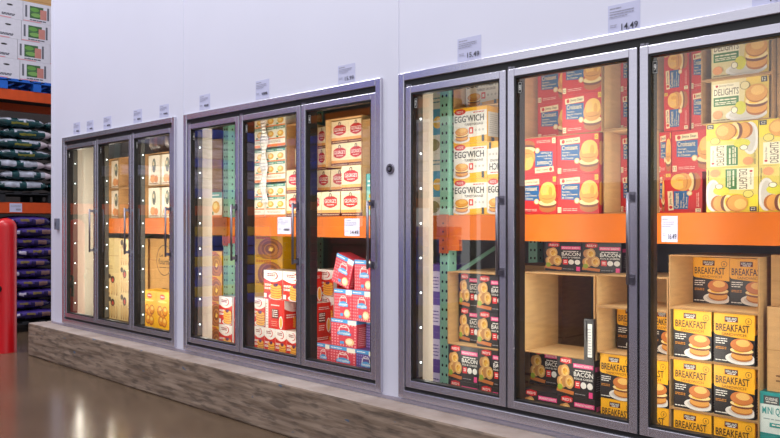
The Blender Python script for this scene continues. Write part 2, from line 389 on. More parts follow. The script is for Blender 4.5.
def d_waffle(w=.2, d=.27, h=.232):
    R, C = ink((214, 40, 26)), ink((240, 234, 226))
    def fr(f):
        f.poly([(0, .72)] + [(i / 10, .72 - .12 * math.sin(math.pi * i / 10)) for i in range(1, 10)] + [(1, .72), (1, 1), (0, 1)], C)
        f.ell(.55, .82, .22, .13, R); f.ell(.5, .82, .21, .115, C); lines(f, .2, .62, (.8, .86), ink((150, 60, 56)), .035)
        lines(f, .06, .46, (.46, .5), WHT, .032); lines(f, .06, .5, (.38, .34), WHT, .03)
        f.ell(.66, .1, .38, .1, PLATE)
        for i in range(5):
            v = .1 + i * .085; f.ell(.68 + (i % 2) * .02, v, .31, .075, CRUST); f.ell(.68 + (i % 2) * .02, v + .02, .305, .07, ink((240, 172, 62)))
        f.ell(.66, .5, .12, .06, ink((120, 40, 70))); f.ell(.74, .52, .06, .04, ink((60, 60, 120))); f.rect(.05, .05, .2, .2, C)
    def sd(f):
        f.rect(0, 0, .18, 1, C); f.rect(.3, .34, .7, .68, ink((108, 40, 34))); lines(f, .34, .66, (.4, .48, .56, .62), C, .03); lines(f, .3, .9, (.78, .84), C, .02); f.ell(.86, .25, .12, .24, C); f.ell(.86, .25, .08, .2, ink((240, 172, 62)))
        lines(f, .3, .62, (.1, .17, .24), C, .02)
    return carton(w, d, h, R, fr, sd, top_base=ink((206, 190, 176)))

def d_crustless(w=.212, d=.14, h=.205, grape=False):
    P = ink((204, 58, 76)) if not grape else ink((78, 60, 130)); P2 = ink((232, 150, 156)) if not grape else ink((150, 130, 190)); B = ink((66, 150, 208))
    def fr(f):
        for i in range(9):
            for j in range(8):
                if not (3 <= i <= 7 and 1 <= j <= 6) and not (i >= 6 and j >= 8): f.k = 0; f.rect(.03 + i * .11, .03 + j * .105, .085 + i * .11, .08 + j * .105, P2)
        f.k = 2
        f.rect(0, .86, 1, 1, B); f.rect(.66, .82, .98, .98, ink((236, 232, 214))); lines(f, .04, .5, (.91,), WHT, .03)
        f.ell(.52, .6, .21, .19, WHT); f.ell(.52, .61, .18, .16, P); f.poly([(.26, .42), (.78, .42), (.8, .5), (.68, .58), (.52, .61), (.36, .58), (.24, .5)], B)
        f.text('Uncrustables', .29, .45, .75, .55, WHT); lines(f, .4, .64, (.7,), WHT, .03)
        f.ell(.74, .2, .17, .14, ink((232, 194, 140))); f.ell(.72, .2, .12, .09, ink((240, 226, 190))); f.rect(.36, .1, .52, .2, B)
    def sd(f): f.rect(0, .86, 1, 1, B); lines(f, .1, .9, [.08 + .07 * i for i in range(10)], P2, .03)
    return carton(w, d, h, P, fr, sd)

def d_roll(w=.3, d=.2, h=.215):
    Y = ink((226, 168, 20))
    def fr(f):
        for i, c in enumerate(((150, 80, 24), (180, 104, 34), (132, 66, 20), (190, 116, 44), (128, 62, 20), (176, 100, 34))):
            f.ell(.56 + (i % 2) * .03, .42 + (i % 3) * .02, .46 - i * .07, .5 - i * .075, ink(c))
        f.poly([(.5, .38), (.62, .34), (.68, .48), (.56, .52)], ink((246, 206, 90))); lines(f, .05, .6, (.88, .93), ink((190, 60, 20)), .035); lines(f, .06, .3, (.08, .14), ink((140, 70, 20)), .03)
    return carton(w, d, h, Y, fr)

def d_pie(w=.128, d=.22, h=.118):
    """white freezer carton with green header and orange foot"""
    def fr(f):
        f.rect(0, .78, 1, 1, ink((90, 150, 130))); f.rect(0, 0, 1, .1, ink((240, 130, 60))); f.ell(.5, .42, .32, .24, ink((226, 168, 66))); f.ell(.45, .46, .18, .13, ink((246, 214, 130)))
        lines(f, .12, .8, (.86,), WHT, .05); f.rect(.08, .12, .3, .24, ink((60, 140, 90)))
    return carton(w, d, h, ink((238, 228, 204)), fr)

def d_croissant_bag(w=.27, d=.2, h=.39):
    Y = ink((250, 186, 16))
    def fr(f):
        f.ell(.5, .86, .2, .07, ink((214, 60, 20))); lines(f, .36, .66, (.85,), WHT, .03); f.ell(.5, .74, .34, .03, ink((252, 226, 120)))
        for i, (a, b) in enumerate(((.3, .5), (.52, .42), (.7, .5), (.4, .24), (.66, .22))):
            f.ell(a, b, .2, .13, ink((176, 90, 16))); f.ell(a, b + .01, .17, .1, ink((232, 146, 30))); f.ell(a + .03, b + .04, .1, .05, ink((250, 202, 90)))
    return carton(w, d, h, Y, fr)

def d_bread_bag(w=.22, d=.2, h=.29):
    C = ink((232, 216, 190))
    def fr(f):
        f.ell(.5, .66, .16, .24, ink((40, 40, 40))); f.ell(.5, .66, .13, .2, ink((120, 128, 110))); f.ell(.46, .72, .06, .07, ink((226, 200, 160))); f.rect(.42, .5, .58, .62, ink((60, 60, 56)))
        f.ell(.4, .22, .24, .14, ink((222, 150, 90))); f.ell(.7, .2, .16, .12, ink((206, 126, 70))); f.ell(.14, .5, .08, .3, ink((246, 236, 222))); lines(f, .1, .9, (.04,), ink((150, 110, 90)), .03)
    return carton(w, d, h, C, fr)

def d_stick(w=.15, d=.2, h=.25):
    C = ink((224, 192, 132))
    def fr(f):
        for i, u in enumerate((.22, .42, .62, .82)): f.ell(u, .3, .06, .28, ink((160, 108, 54))); f.ell(u, .33, .04, .22, ink((226, 184, 116)))
        f.ell(.5, .72, .16, .16, ink((48, 38, 32))); f.ell(.5, .7, .09, .1, ink((190, 60, 40))); f.ell(.25, .86, .12, .1, ink((80, 62, 48)))
    return carton(w, d, h, C, fr)

def d_bluebox(w=.2, d=.3, h=.43):
    def fr(f):
        f.rect(0, .3, 1, .72, ink((86, 160, 196))); f.ell(.8, .5, .2, .1, ink((240, 190, 60))); f.ell(.6, .14, .3, .1, ink((150, 140, 90))); lines(f, .3, .95, (.82, .88), ink((110, 150, 160)), .02); lines(f, .5, .95, (.5,), WHT, .03)
    return carton(w, d, h, ink((226, 222, 208)), fr, lambda f: (f.rect(0, .3, 1, .72, ink((86, 160, 196))), f.ell(.4, .5, .3, .08, ink((240, 190, 60))), lines(f, .1, .9, (.1, .16), ink((150, 140, 90)), .03)))
def d_purplebox(w=.2, d=.3, h=.23):
    def fr(f): f.rect(.4, .2, .95, .8, ink((210, 196, 226))); lines(f, .45, .9, (.3, .4, .5, .6), ink((90, 60, 140)), .03)
    return carton(w, d, h, ink((96, 66, 150)), fr, lambda f: f.rect(.1, .2, .6, .8, ink((210, 196, 226))))
def d_tealbox(w=.15, d=.2, h=.3):
    def fr(f): f.rect(0, .6, 1, 1, ink((90, 178, 180))); lines(f, .1, .8, (.8, .7), WHT, .04); f.ell(.35, .25, .3, .13, ink((232, 176, 70))); f.rect(.2, .42, .9, .5, ink((240, 190, 60)))
    return carton(w, d, h, ink((150, 206, 196)), fr)
def d_case(w, d, h, logo=None, tone=None):
    def fr(f):
        f.rect(0, .485, 1, .495, card_e)
        if logo:
            f.ell(.66, .5, .27, .27 * w / h, ink((70, 52, 40)), 32); f.ell(.66, .5, .255, .255 * w / h, tone or card, 32)
            f.text('Le', .5, .58, .62, .66, ink((50, 38, 30))); f.text('fournil', .46, .4, .86, .54, ink((50, 38, 30))); lines(f, .5, .84, (.32,), ink((90, 66, 48)), .02)
        else:
            lines(f, .1, .5, (.12, .18), ink((120, 84, 54)), .02)
    return carton(w, d, h, tone or card, fr, lambda f: f.rect(.1, .48, .9, .49, card_e))

MESH = {}
def mesh_of(key, fn, *a, **k):
    if key not in MESH: MESH[key] = fn(*a, **k); MESH[key].name = key
    return MESH[key]
def put(mesh, name, x, y, z, label, cat, group=None, turn=0, yaw=0):
    """x,y,z: front face centre"""
    o = bpy.data.objects.new(name, mesh); COL.objects.link(o)
    o.location = (x, y, z); o.rotation_euler = (0, math.radians(turn), math.radians(yaw))
    return tag(o, label, cat, group)

# ================================================================== SETTING
f = MB(); f.box(-14, 4, -9, 6, -.1, 0, floor_mat()); structure(f, 'floor')
U = [(-8.176, -5.852), (-5.706, -3.355), (-3.203, -.852)]
ZB, ZT = .385, 2.36
WL, WR, WH = -8.507, 1.6, 5.6
w = MB()
def pierced(y0, y1, ins, zb, zt, m, zlow):
    xs = WL
    for a, b in U:
        w.box(xs, a + ins, y0, y1, zlow, WH, m); w.box(a + ins, b - ins, y0, y1, zlow, zb, m); w.box(a + ins, b - ins, y0, y1, zt, WH, m); xs = b - ins
    w.box(xs, WR, y0, y1, zlow, WH, m)
pierced(0, .11, .03, ZB + .03, ZT - .03, wall_m, 0)
pierced(.11, .206, .085, ZB + .035, ZT - .08, cream, 0)
w.box(-8.35, -8.0915, .206, .31, .1, 3.1, cream)
structure(w, 'wall_front')
w = MB(); w.box(WL, WL + .15, .206, 3.4, 0, WH, wall_m); structure(w, 'wall_left')
w = MB(); w.box(WR - .15, WR, .206, 3.4, 0, WH, inwall); structure(w, 'wall_right')
w = MB(); w.box(WL, WR, 3.4, 3.55, 0, WH, inwall); structure(w, 'wall_back')
w = MB(); w.box(WL + .15, WR - .15, .206, 3.4, 3.1, 3.2, inwall); structure(w, 'ceiling')
w = MB(); w.box(WL + .15, WR - .15, .206, 3.4, 0, .1, mat('cooler_floor', (110, 106, 100), rough=.5)); structure(w, 'floor_inner')
# concrete curb that the cooler wall stands on
c = MB(); c.box(-8.67, 1.6, -.19, .0, 0, .355, curb_mat()); c.box(-8.67, WL, .0, .4, 0, .355, c.mats[0]); structure(c, 'trim_1', bevel=.014)
# seam covers on the wall
n = 2
for a, b in ((-8.507, -8.44), (X(178.5, 0), X(184, 0)), (X(388, 0), X(399, 0))):
    c = MB(); c.box(a, b, -.004, 0, .3755, WH, wall_m); structure(c, 'trim_%d' % n); n += 1
c = MB(); c.box(-8.5, 1.6, -.006, 0, .3555, .374, mat('base_flashing', (196, 190, 206), rough=.35, metal=.6)); structure(c, 'trim_%d' % n)
# far warehouse wall behind the racking
c = MB(); c.box(-13.4, -13.2, -9, 6, 0, 9, darkwall); structure(c, 'wall_far')

# ================================================================== COOLER DOORS
def area(name, loc, rot, sx, sy, power, col):
    l = bpy.data.lights.new(name, 'AREA'); l.shape = 'RECTANGLE'; l.size = sx; l.size_y = sy; l.energy = power; l.color = col
    o = bpy.data.objects.new(name, l); COL.objects.link(o); o.location = loc; o.rotation_euler = rot; return o
LEDP = 4.1
LCOL = (1.0, .94, .83)
names = ['farthest three-door cooler front, at the left end of the white wall', 'middle three-door cooler front, with waffle and red shield cartons inside', 'nearest three-door cooler front, at the right of the white wall']
numbers = iter(['1', '2', '3', '4', '5', '6', '7', '8', '9'])
for ui, (a, b) in enumerate(U):
    root = empty('cooler_door_unit', ((a + b) / 2, 0, ZB), names[ui] + ', silver frame', 'cooler doors')
    ox, oz = -(a + b) / 2, -ZB
    L = (ox, 0, oz)
    fr = MB(); t = .048
    fr.box(a, a + t, -.022, .1, ZB, ZT, alu); fr.box(b - t, b, -.022, .1, ZB, ZT, alu)
    fr.box(a + t, b - t, -.022, .1, ZT - t, ZT, alu); fr.box(a + t, b - t, -.022, .1, ZB, ZB + t, alu)
    fr.build('frame', root, L, bevel=.004)
    # dark liner and mullions the doors close against
    ln = MB(); i0, i1 = a + t, b - t
    ln.box(i0, i0 + .036, .045, .112, ZB + t, ZT - t, liner); ln.box(i1 - .036, i1, .045, .112, ZB + t, ZT - t, liner)
    ln.box(i0, i1, .045, .11, ZT - t - .05, ZT - t, liner); ln.box(i0, i1, .045, .11, ZB + t, ZB + t + .015, liner)
    ln.box(i0, i1, -.008, .05, ZT - t - .036, ZT - t, black); ln.box(i0, i1, -.008, .05, ZB + t, ZB + t + .02, black)
    pw = (i1 - i0) / 3
    ln.build('liner', root, L)
    for j in (1, 2):
        xm = i0 + j * pw; mu = MB(); mu.box(xm - .036, xm + .036, .045, .108, ZB + t + .03, ZT - t - .05, liner); mu.box(xm - .008, xm + .008, .0, .045, ZB + t, ZT - t, black)
        mu.build('mullion', root, L)
    for j in range(3):
        x0, x1 = i0 + j * pw + .006, i0 + (j + 1) * pw - .006; z0, z1 = ZB + t + .022, ZT - t - .038; r = .042
        d = MB()
        d.box(x0, x0 + r, -.014, .04, z0, z1, alu); d.box(x1 - r, x1, -.014, .04, z0, z1, alu)
        d.box(x0 + r, x1 - r, -.014, .04, z1 - r, z1, alu); d.box(x0 + r, x1 - r, -.014, .04, z0, z0 + r, alu)
        g = .011
        for q in ((x0 + r, x0 + r + g, z0 + r, z1 - r), (x1 - r - g, x1 - r, z0 + r, z1 - r), (x0 + r, x1 - r, z1 - r - g, z1 - r), (x0 + r, x1 - r, z0 + r, z0 + r + g)):
            d.box(q[0], q[1], -.01, .036, q[2], q[3], black)
        dr = d.build('door', root, L, bevel=.003)
        gp = MB(); gp.box(x0 + r + g, x1 - r - g, .008, .014, z0 + r + g, z1 - r - g, glass); gp.build('glass_pane', dr)
        h = MB(); hx = x1 - .022; h0, h1 = HC - .265, HC + .125
        h.tube((hx, -.062, h0 - .02), (hx, -.062, h1 + .02), .0085, steel)
        for hz in (h0, h1): h.box(hx - .008, hx + .008, -.062, -.014, hz - .012, hz + .012, steel); h.box(hx - .014, hx + .014, -.019, -.014, hz - .025, hz + .025, steel)
        h.build('handle', dr)
        s = MB(); sx, sz = x0 + r + g + .001, z1 - r - .06
        s.box(sx, sx + .026, .0066, .0078, sz - .03, sz + .03, BLK)
        fc = Face(s, (sx, .0066, sz - .03), (1, 0, 0), (0, 0, 1), (0, -1, 0), .026, .06); fc.rect(.1, .05, .9, .95, WHT); fc.rect(.16, .08, .84, .92, BLK); fc.text(next(numbers), .28, .25, .72, .75, WHT)
        tag(s.build('number_sticker', dr), 'small black sticker with a white number')
        # hinge pins at the head of the door
        hp = MB(); hp.box(x0 + .004, x0 + .024, -.012, .0, z1 + .002, z1 + .014, steel); hp.box(x0 + .03, x0 + .044, -.012, .0, z1 + .002, z1 + .012, steel); hp.build('hinge_pin', dr)
        # light strip on the hinge-side post, diodes facing the next opening
        xs = i0 + (.036 if j == 0 else j * pw + .036)
        st = MB()
        if ui == 0 or j == 0:
            st.box(xs, xs + .010, .06, .1, z0 + .05, z1 - .05, lens)
            for q in range(9):
                zz = HC - .85 + q * .213
                st.tube((xs + .010, .08, zz), (xs + .0125, .08, zz), .0058, led, 10)
        else:       # on the narrow posts the strip sits on the back, facing the goods
            st.box(xs - .06, xs - .012, .108, .118, z0 + .05, z1 - .05, lens)
            for q in range(9):
                zz = HC - .85 + q * .213
                st.tube((xs - .036, .118, zz), (xs - .036, .1215, zz), .008, led, 10)
        tag(st.build('light_strip', root, L), 'vertical strip of white diodes')
        xe = i0 + (j + 1) * pw - .036
        zc = (z0 + z1) / 2
        area('cooler_light', (xs + .02, .125, zc), (math.radians(90), 0, math.radians(-40 if j else -64)), .03, 1.65, LEDP * (1.25 if ui == 0 else 1), LCOL)
        area('cooler_light', (xe - .02, .125, zc), (math.radians(90), 0, math.radians(38 if j < 2 else 60)), .03, 1.65, LEDP * (1.25 if ui == 0 else 1), LCOL)

# ================================================================== COOLER RACKING
rk = empty('pallet_rack', (-5.7, .9, .1), 'orange beamed pallet rack with teal uprights standing inside the lit coolers', 'pallet rack')
RL = (5.7, -.9, -.1)
UPX = [-8.265, -5.745, -3.227, -.71]
def upright(x, y0=.4):
    m = MB(); wd, dp = .077, .075; zt = 3.0
    m.box(x, x + wd, y0, y0 + dp, .1, zt, teal)
    m.box(x - .02, x + wd + .02, y0 - .01, y0 + dp + .01, .1, .11, teal)
    ff = Face(m, (x, y0, .1), (1, 0, 0), (0, 0, 1), (0, -1, 0), wd, zt - .1); fs = Face(m, (x + wd, y0, .1), (0, 1, 0), (0, 0, 1), (1, 0, 0), dp, zt - .1)
    n = 48
    for i in range(1, n):
        v = i / n
        for u in (.28, .72): ff.k = 0; ff.ell(u, v, .1, .0035, hole, 8)
        for u in (.55,): fs.k = 0; fs.ell(u, v, .09, .0032, hole, 8)
    return m
for x in UPX:
    upright(x).build('upright', rk, RL); upright(x, 1.42).build('upright', rk, RL)
    for i in range(4):
        br = MB(); br.tube((x + .04, .476, .4 + i * .7), (x + .04, 1.42, .75 + i * .7 if i % 2 else .4 + i * .7), .015, teal, 8); br.build('brace', rk, RL)
BT, BB = 1.499, 1.342
for i in range(3):
    for y0 in (.392, 1.45):
        m = MB(); xa, xb = UPX[i] + .078, UPX[i + 1] - .001
        m.box(xa, xb, y0, y0 + .05, BB, BT, orange); m.box(xa, xb, y0 + .05, y0 + .062, BB, BT - .04, orange)
        for xc in ((xa - .074,) if i < 2 else (xa - .074, xb + .004)):      # end plates hooked on the uprights
            m.box(xc, xc + .07, y0 - .006, y0 + .0075, BB - .09, BT + .005, orange)
            for q in range(4): m.tube((xc + .035, y0 - .0062, BB - .06 + q * .055), (xc + .035, y0 - .0075, BB - .06 + q * .055), .006, hole, 8)
        if y0 < 1: m.box(xa, xa + .09, y0 - .004, y0 + .03, BB - .07, BB, orange)
        m.build('beam', rk, RL)
    m = MB(); m.box(UPX[i] + .09, UPX[i + 1] - .01, .456, 1.448, BT - .018, BT - .002, mat('deck_board', (150, 120, 84), rough=.8)); m.build('deck', rk, RL)

# pallets under the lower stacks
def pallet(name, x0, x1, y0, y1, z0, m, label, axis='x'):
    p = MB(); L3 = [.0, .5, 1.0]
    for i in range(7):
        t = y0 + (y1 - y0 - .09) * i / 6; p.box(x0, x1, t, t + .09, z0 + .118, z0 + .14, m)
    for u in L3:
        for v in L3:
            a = x0 + (x1 - x0 - .1) * u; b = y0 + (y1 - y0 - .1) * v; p.box(a, a + .1, b, b + .1, z0 + .02, z0 + .118, m)
    for v in L3:
        b = y0 + (y1 - y0 - .1) * v; p.box(x0, x1, b, b + .1, z0, z0 + .02, m)
    for u in L3:
        a = x0 + (x1 - x0 - .1) * u; p.box(a, a + .1, y0, y1, z0 + .104, z0 + .118, m)
    o = p.build(name); return tag(o, label, 'pallet')
PZ = .24
def skid(x0, x1, top, label, y0=.44, y1=1.3, m=wood):
    """a pallet on the cooler floor whose deck is at height top"""
    p = MB(); z0 = .1; th = min(.022, (top - z0) / 5)
    for i in range(6):
        t = y0 + (y1 - y0 - .1) * i / 5; p.box(x0, x1, t, t + .1, top - th, top - .0005, m)
    for u in (0, .5, 1):
        a = x0 + (x1 - x0 - .09) * u; p.box(a, a + .09, y0, y1, z0, top - th, m)
    return tag(p.build('wooden_pallet'), label, 'pallet')
def tray(x0, x1, y0, y1, z0, z1, label, m=card_l, lip=0, name='cardboard_tray', back=True):
    """an open-fronted shipping case: floor, roof, two sides, back, and a raw cut edge round the opening"""
    p = MB(); t = .005; e = .0015
    p.box(x0, x1, y0 + e, y1, z0, z0 + t, m); p.box(x0, x1, y0 + e, y1, z1 - t, z1, m)
    p.box(x0, x0 + t, y0 + e, y1, z0 + t, z1 - t, m); p.box(x1 - t, x1, y0 + e, y1, z0 + t, z1 - t, m)
    if back: p.box(x0 + t, x1 - t, y1 - t, y1, z0 + t, z1 - t, m)
    for q in ((x0, x1, z0, z0 + t), (x0, x1, z1 - t, z1), (x0, x0 + t, z0 + t, z1 - t), (x1 - t, x1, z0 + t, z1 - t)): p.box(q[0], q[1], y0, y0 + e, q[2], q[3], card_e)
    if lip: p.box(x0 + t, x1 - t, y0 + .001, y0 + t, z0 + t, z0 + lip, m)
    return tag(p.build(name), label, 'cardboard box')
def stand(mesh, name, x0, y, z0, w, h, label, cat='carton', group=None, turn=0, yaw=0):
    """a carton whose front's lower left corner is at x0, z0"""
    return put(mesh, name, x0 + w / 2, y, z0 + h / 2, label, cat, group, turn, yaw)
G = .0015
ZU = 1.5005

# ------------------------------------------------------------------ nearest cooler, first door
near = 'in the nearest cooler'
ew, eh = .266, .226
egg = mesh_of('turkey_sandwich_carton', d_eggwich, w=ew, h=eh)
rows = ('bottom', 'second', 'third')
x0 = -3.128
for i in range(3):
    stand(egg, 'turkey_sandwich_carton', x0, .42, ZU + i * (eh + G), ew, eh, ('white and yellow turkey sausage carton beside the teal post, ' + ('lowest, on the beam', 'second up', 'third up, white side panel showing')[i]), group='white and yellow turkey sausage cartons')
egn = mesh_of('turkey_carton_slim', d_eggwich, w=.226, h=eh)
stand(egn, 'turkey_sandwich_carton', x0 + ew + .004, .42, ZU, .226, eh, 'upright turkey sausage sandwich carton half hidden by the door handle, on the orange beam', group='white and yellow turkey sausage cartons')
stand(egn, 'turkey_sandwich_carton', x0 + ew + .004, .42, ZU + eh + G, .226, eh, 'upside-down turkey sausage sandwich carton with inverted lettering, half hidden by the door edge', group='white and yellow turkey sausage cartons', turn=180)
zt = ZU + 3 * (eh + G)
tray(-3.132, -2.635, .42, .80, zt, zt + .245, 'open cardboard case on top of the turkey sausage sandwich cartons')
stand(egg, 'turkey_sandwich_carton', X(466, .53), .53, zt + .006, ew, eh, 'topmost turkey sausage sandwich carton, set back in an open cardboard case', group='white and yellow turkey sausage cartons')

# beyond the post
bb = mesh_of('blue_banded_carton', d_bluebox, w=.2, h=.425)
for i in range(2): stand(bb, 'blue_banded_carton', X(442, .58) - .2, .58, ZU + i * .427, .2, .425, 'cream carton with a blue band behind the teal post, ' + ('lower of two, on the beam', 'upper of two')[i])
pb = mesh_of('purple_carton', d_purplebox, w=.2, h=.23)
skid(-3.76, -3.31, .24, 'wooden pallet under the purple cartons')
for i in range(4): stand(pb, 'purple_carton', X(441, .56) - .2, .56, .24 + i * .2315, .2, .23, 'purple carton with a pale side panel behind the teal post, ' + ('lowest of four', 'second from the bottom', 'third from the bottom', 'topmost of four')[i])

# lower: black burrito cartons
bw, bh = .238, .219
bur = mesh_of('burrito_carton', d_burrito, w=bw, h=bh)
skid(-3.12, -2.13, .24, 'wooden pallet under the black burrito cartons of the nearest cooler', .34, .98)
YF = .33
x0 = -3.098
BG = 'black bacon breakfast burrito cartons'
for i, zz in enumerate((.24, .24 + bh + G)):
    stand(bur, 'burrito_carton', x0, YF, zz, bw, bh, 'black bacon burrito carton at the foot of the teal post, ' + ('cut by the sill', 'just under the case')[i], group=BG)
    stand(bur, 'burrito_carton', x0 + bw + .004, YF, zz, bw, bh, 'black burrito carton under the open case, second from the teal post, ' + ('at the sill', 'upper')[i], group=BG)
zt = .24 + 2 * (bh + G)
tray(-3.105, -2.63, YF, .86, zt, zt + .46, 'open cardboard case of burrito cartons beside the teal post')
for i in range(2):
    stand(bur, 'burrito_carton', X(477, .36), .36, zt + .006 + i * (bh + G), bw, bh, 'shrink-wrapped black burrito carton at the front of the open case, ' + ('lower', 'upper')[i] + ' of two', group=BG)
    stand(mesh_of('burrito_slim', d_burrito, w=.188, h=bh), 'burrito_carton', X(459, .43) + .001, .43, zt + .006 + i * (bh + G), .188, bh, 'black burrito carton set back on the left of the open case, ' + ('lower', 'upper')[i] + ' of two', group=BG)

# ------------------------------------------------------------------ nearest cooler, second door
cw, ch = .264, .223
cro = mesh_of('croissant_carton', d_croissant, w=cw, h=ch)
CG = 'red croissant sandwich cartons'
for i in range(2):
    zz = ZU + i * (ch + G)
    stand(cro, 'croissant_carton', -2.358, .42, zz, cw, ch, 'red croissant sandwich carton behind the second near door, ' + ('right-hand one on the orange beam', 'right-hand one above the beam row')[i], group=CG)
    stand(cro, 'croissant_carton', -2.626, .42, zz, cw, ch, ('red croissant sandwich carton on the orange beam, left one, cut by the door post', 'upside-down red croissant sandwich carton with inverted blue panel')[i], group=CG, turn=180 * i)
zt = ZU + 2 * (ch + G)
tray(-2.626, -2.075, .42, .86, zt, zt + .46, 'open cardboard case of red croissant cartons on top of two rows')
for i in range(2):
    stand(mesh_of('croissant_front', d_croissant, w=.25, h=ch), 'croissant_carton', -2.331, .43, zt + .006 + i * (ch + G), .25, ch, 'red croissant carton at the front of the upper open case, ' + ('lower', 'topmost')[i], group=CG)
    stand(cro, 'croissant_carton', X(538, .60), .60, zt + .006 + i * (ch + G), cw - .005, ch, 'shadowed red croissant carton set back in the upper open case, ' + ('lower', 'topmost')[i], group=CG)
for k in range(2):
    z0 = ZU + k * .456
    tray(-2.066, -1.826, .42, .86, z0, z0 + .454, 'open cardboard case beside the croissant stack, ' + ('lower one on the orange beam', 'upper one')[k])
cr2 = mesh_of('croissant_carton_end', d_croissant, w=.165, h=.218)
for k in range(2):
    for i in range(2):
        stand(cr2, 'croissant_carton', -2.058, .6, ZU + k * .456 + .006 + i * .2195, .165, .218, 'red croissant carton set back beside the second near door handle, ' + (('lowest of four', 'second from the bottom'), ('third from the bottom', 'topmost of four'))[k][i], group=CG)

# lower
for i, zz in enumerate((.24,)):
    stand(bur, 'burrito_carton', -2.606, .44, zz, bw, bh, 'black burrito carton cut by the sill of the second near door, left of two', group=BG)
    stand(bur, 'burrito_carton', -2.366, .44, zz, bw, bh, 'black burrito carton cut by the sill of the second near door, right of two', group=BG)
zz = .24 + bh + G
stand(bur, 'burrito_carton', X(555, .42), .44, zz, bw, bh, 'black bacon burrito carton under the empty case, showing its whole front', group=BG)
stand(bur, 'burrito_carton', X(530, .6), .6, zz, bw, bh, 'black burrito carton set back under the empty case, half covered by its neighbour', group=BG)
zt = .24 + 2 * (bh + G)
tray(-2.592, -2.128, .43, .80, zt, zt + .475, 'empty open-ended cardboard case on top of the black burrito cartons', back=False)
# scanner sleeve
d = MB(); xa = X(584.5, .41); za = .69
d.box(xa, xa + .058, .405, .428, za - .005, za + .225, BLK)
fc = Face(d, (xa, .405, za), (1, 0, 0), (0, 0, 1), (0, -1, 0), .058, .22); fc.rect(.4, .06, .86, .9, WHT); lines(fc, .45, .8, [.12 + .07 * i for i in range(10)], pgrey, .02)
fc.rect(.1, .5, .25, .95, ink((70, 66, 66)))
tag(d.build('label_sleeve'), 'black sleeve holding a white printed slip on the edge of the empty case', 'label holder')
# cases and black cartons deeper in the rack
for k, (a, b, top, lab) in enumerate(((-3.12, -2.68, 1.16, 'brown case deep in the rack behind the burrito case'), (-1.98, -1.5, 1.12, 'brown case deep in the rack behind the breakfast cartons'))):
    skid(a, b, .24, 'wooden pallet under the ' + lab, 1.0, 1.4)
    stand(mesh_of('rear_case_%d' % k, d_case, b - a, .38, top - .24), 'cardboard_case', a, 1.0, .24, b - a, top - .24, lab, 'cardboard box')
for i in range(2): stand(mesh_of('burrito_pack', d_burrito, w=.25, h=.175), 'burrito_carton', -2.58 + i * .255, .64, zt + .4755, .25, .175, ('left', 'right')[i] + ' black burrito carton in the dark gap under the beam behind the second near door', group=BG)
# breakfast cartons to the right
kw, kh = .192, .244
kf = mesh_of('breakfast_carton', d_breakfast, w=kw, h=kh)
KG = 'black and yellow breakfast sandwich cartons'
skid(-2.115, -1.25, .24, 'wooden pallet under the black and yellow breakfast sandwich cartons', .44, 1.0)
for i in range(2):
    stand(kf, 'breakfast_carton', (-2.093, -2.098)[i], .44, .24 + i * (kh + G), kw, kh, 'black and yellow breakfast carton beside the burrito cartons, ' + ('cut by the sill', 'glare on its yellow top')[i], group=KG)
    stand(kf, 'breakfast_carton', (-1.899, -1.902)[i], .44, .24 + i * (kh + G), kw, kh, 'breakfast carton showing as a sliver left of the third near door stack, ' + ('at the sill', 'second up')[i], group=KG)
zt = .24 + 2 * (kh + G)
tray(-2.115, -1.708, .43, .86, zt, zt + .256, 'open cardboard case standing on breakfast cartons beside the empty case, lower of two')
stand(kf, 'breakfast_carton', X(617, .6), .6, zt + .006, kw, kh, 'breakfast carton set back in the open case right of the empty case', group=KG)
stand(mesh_of('breakfast_sliver', d_breakfast, w=.16), 'breakfast_carton', X(617, .6) + kw + .002, .6, zt + .006, .16, kh, 'breakfast carton in a case, a sliver beside the third near door post', group=KG)
zt += .257
tray(-2.115, -1.708, .43, .86, zt, zt + .175, 'open cardboard case right of the empty case, upper of two')

# ------------------------------------------------------------------ nearest cooler, third door
# stacked open cases of breakfast cartons, all the way down
levels = ('at the sill', 'second row up', 'third row up')
zt = .24
for i in range(3):
    tray(-1.7, -1.262, .43, .80, zt, zt + .257, 'open cardboard case of breakfast cartons, ' + levels[i] + ' in the third near door')
    stand(kf, 'breakfast_carton', -1.679, .436, zt + .006, kw, kh, 'breakfast sandwich carton ' + levels[i] + ', left of the pair', group=KG)
    stand(kf, 'breakfast_carton', -1.679 + kw + .012, .436, zt + .006, kw, kh, 'breakfast sandwich carton ' + levels[i] + ', right of the pair', group=KG)
    zt += .2575
tray(-1.702, -1.262, .43, .93, zt, zt + .272, 'topmost open cardboard case of breakfast cartons, with a deep empty front')
a = X(692, .72) + .006
for i in range(2): stand(kf, 'breakfast_carton', a + i * (kw + .002), .72, zt + .006, kw, kh, 'breakfast carton set deep in the topmost open case, ' + ('left', 'right')[i] + ' one', group=KG) if a + (i + 1) * (kw + .002) < -1.268 else stand(mesh_of('breakfast_carton_narrow', d_breakfast, w=-1.269 - a - kw - .002), 'breakfast_carton', a + kw + .002, .72, zt + .006, -1.269 - a - kw - .002, kh, 'breakfast carton set deep in the topmost open case, right one', group=KG)
qw, qh = .27, .203
skid(-1.248, -.8, .24, 'wooden pallet under the teal quiche cartons', .44, 1.0)
for i in range(2): stand(mesh_of('quiche_carton', d_quiche, w=qw, h=qh), 'quiche_carton', X(760, .44), .44, .24 + i * (qh + G), qw, qh, 'teal and white mini quiche carton at the right edge, ' + ('below the sill line', 'under a brown case')[i], group='teal quiche cartons')
stand(mesh_of('plain_case_a', d_case, .4, .4, .40), 'cardboard_case', -1.235, .46, .65, .4, .40, 'plain brown case on top of the teal quiche cartons', 'cardboard box')
stand(mesh_of('plain_case_b', d_case, .4, .34, .245), 'cardboard_case', -1.23, .5, 1.051, .4, .245, 'plain brown case under the beam at the right edge', 'cardboard box')

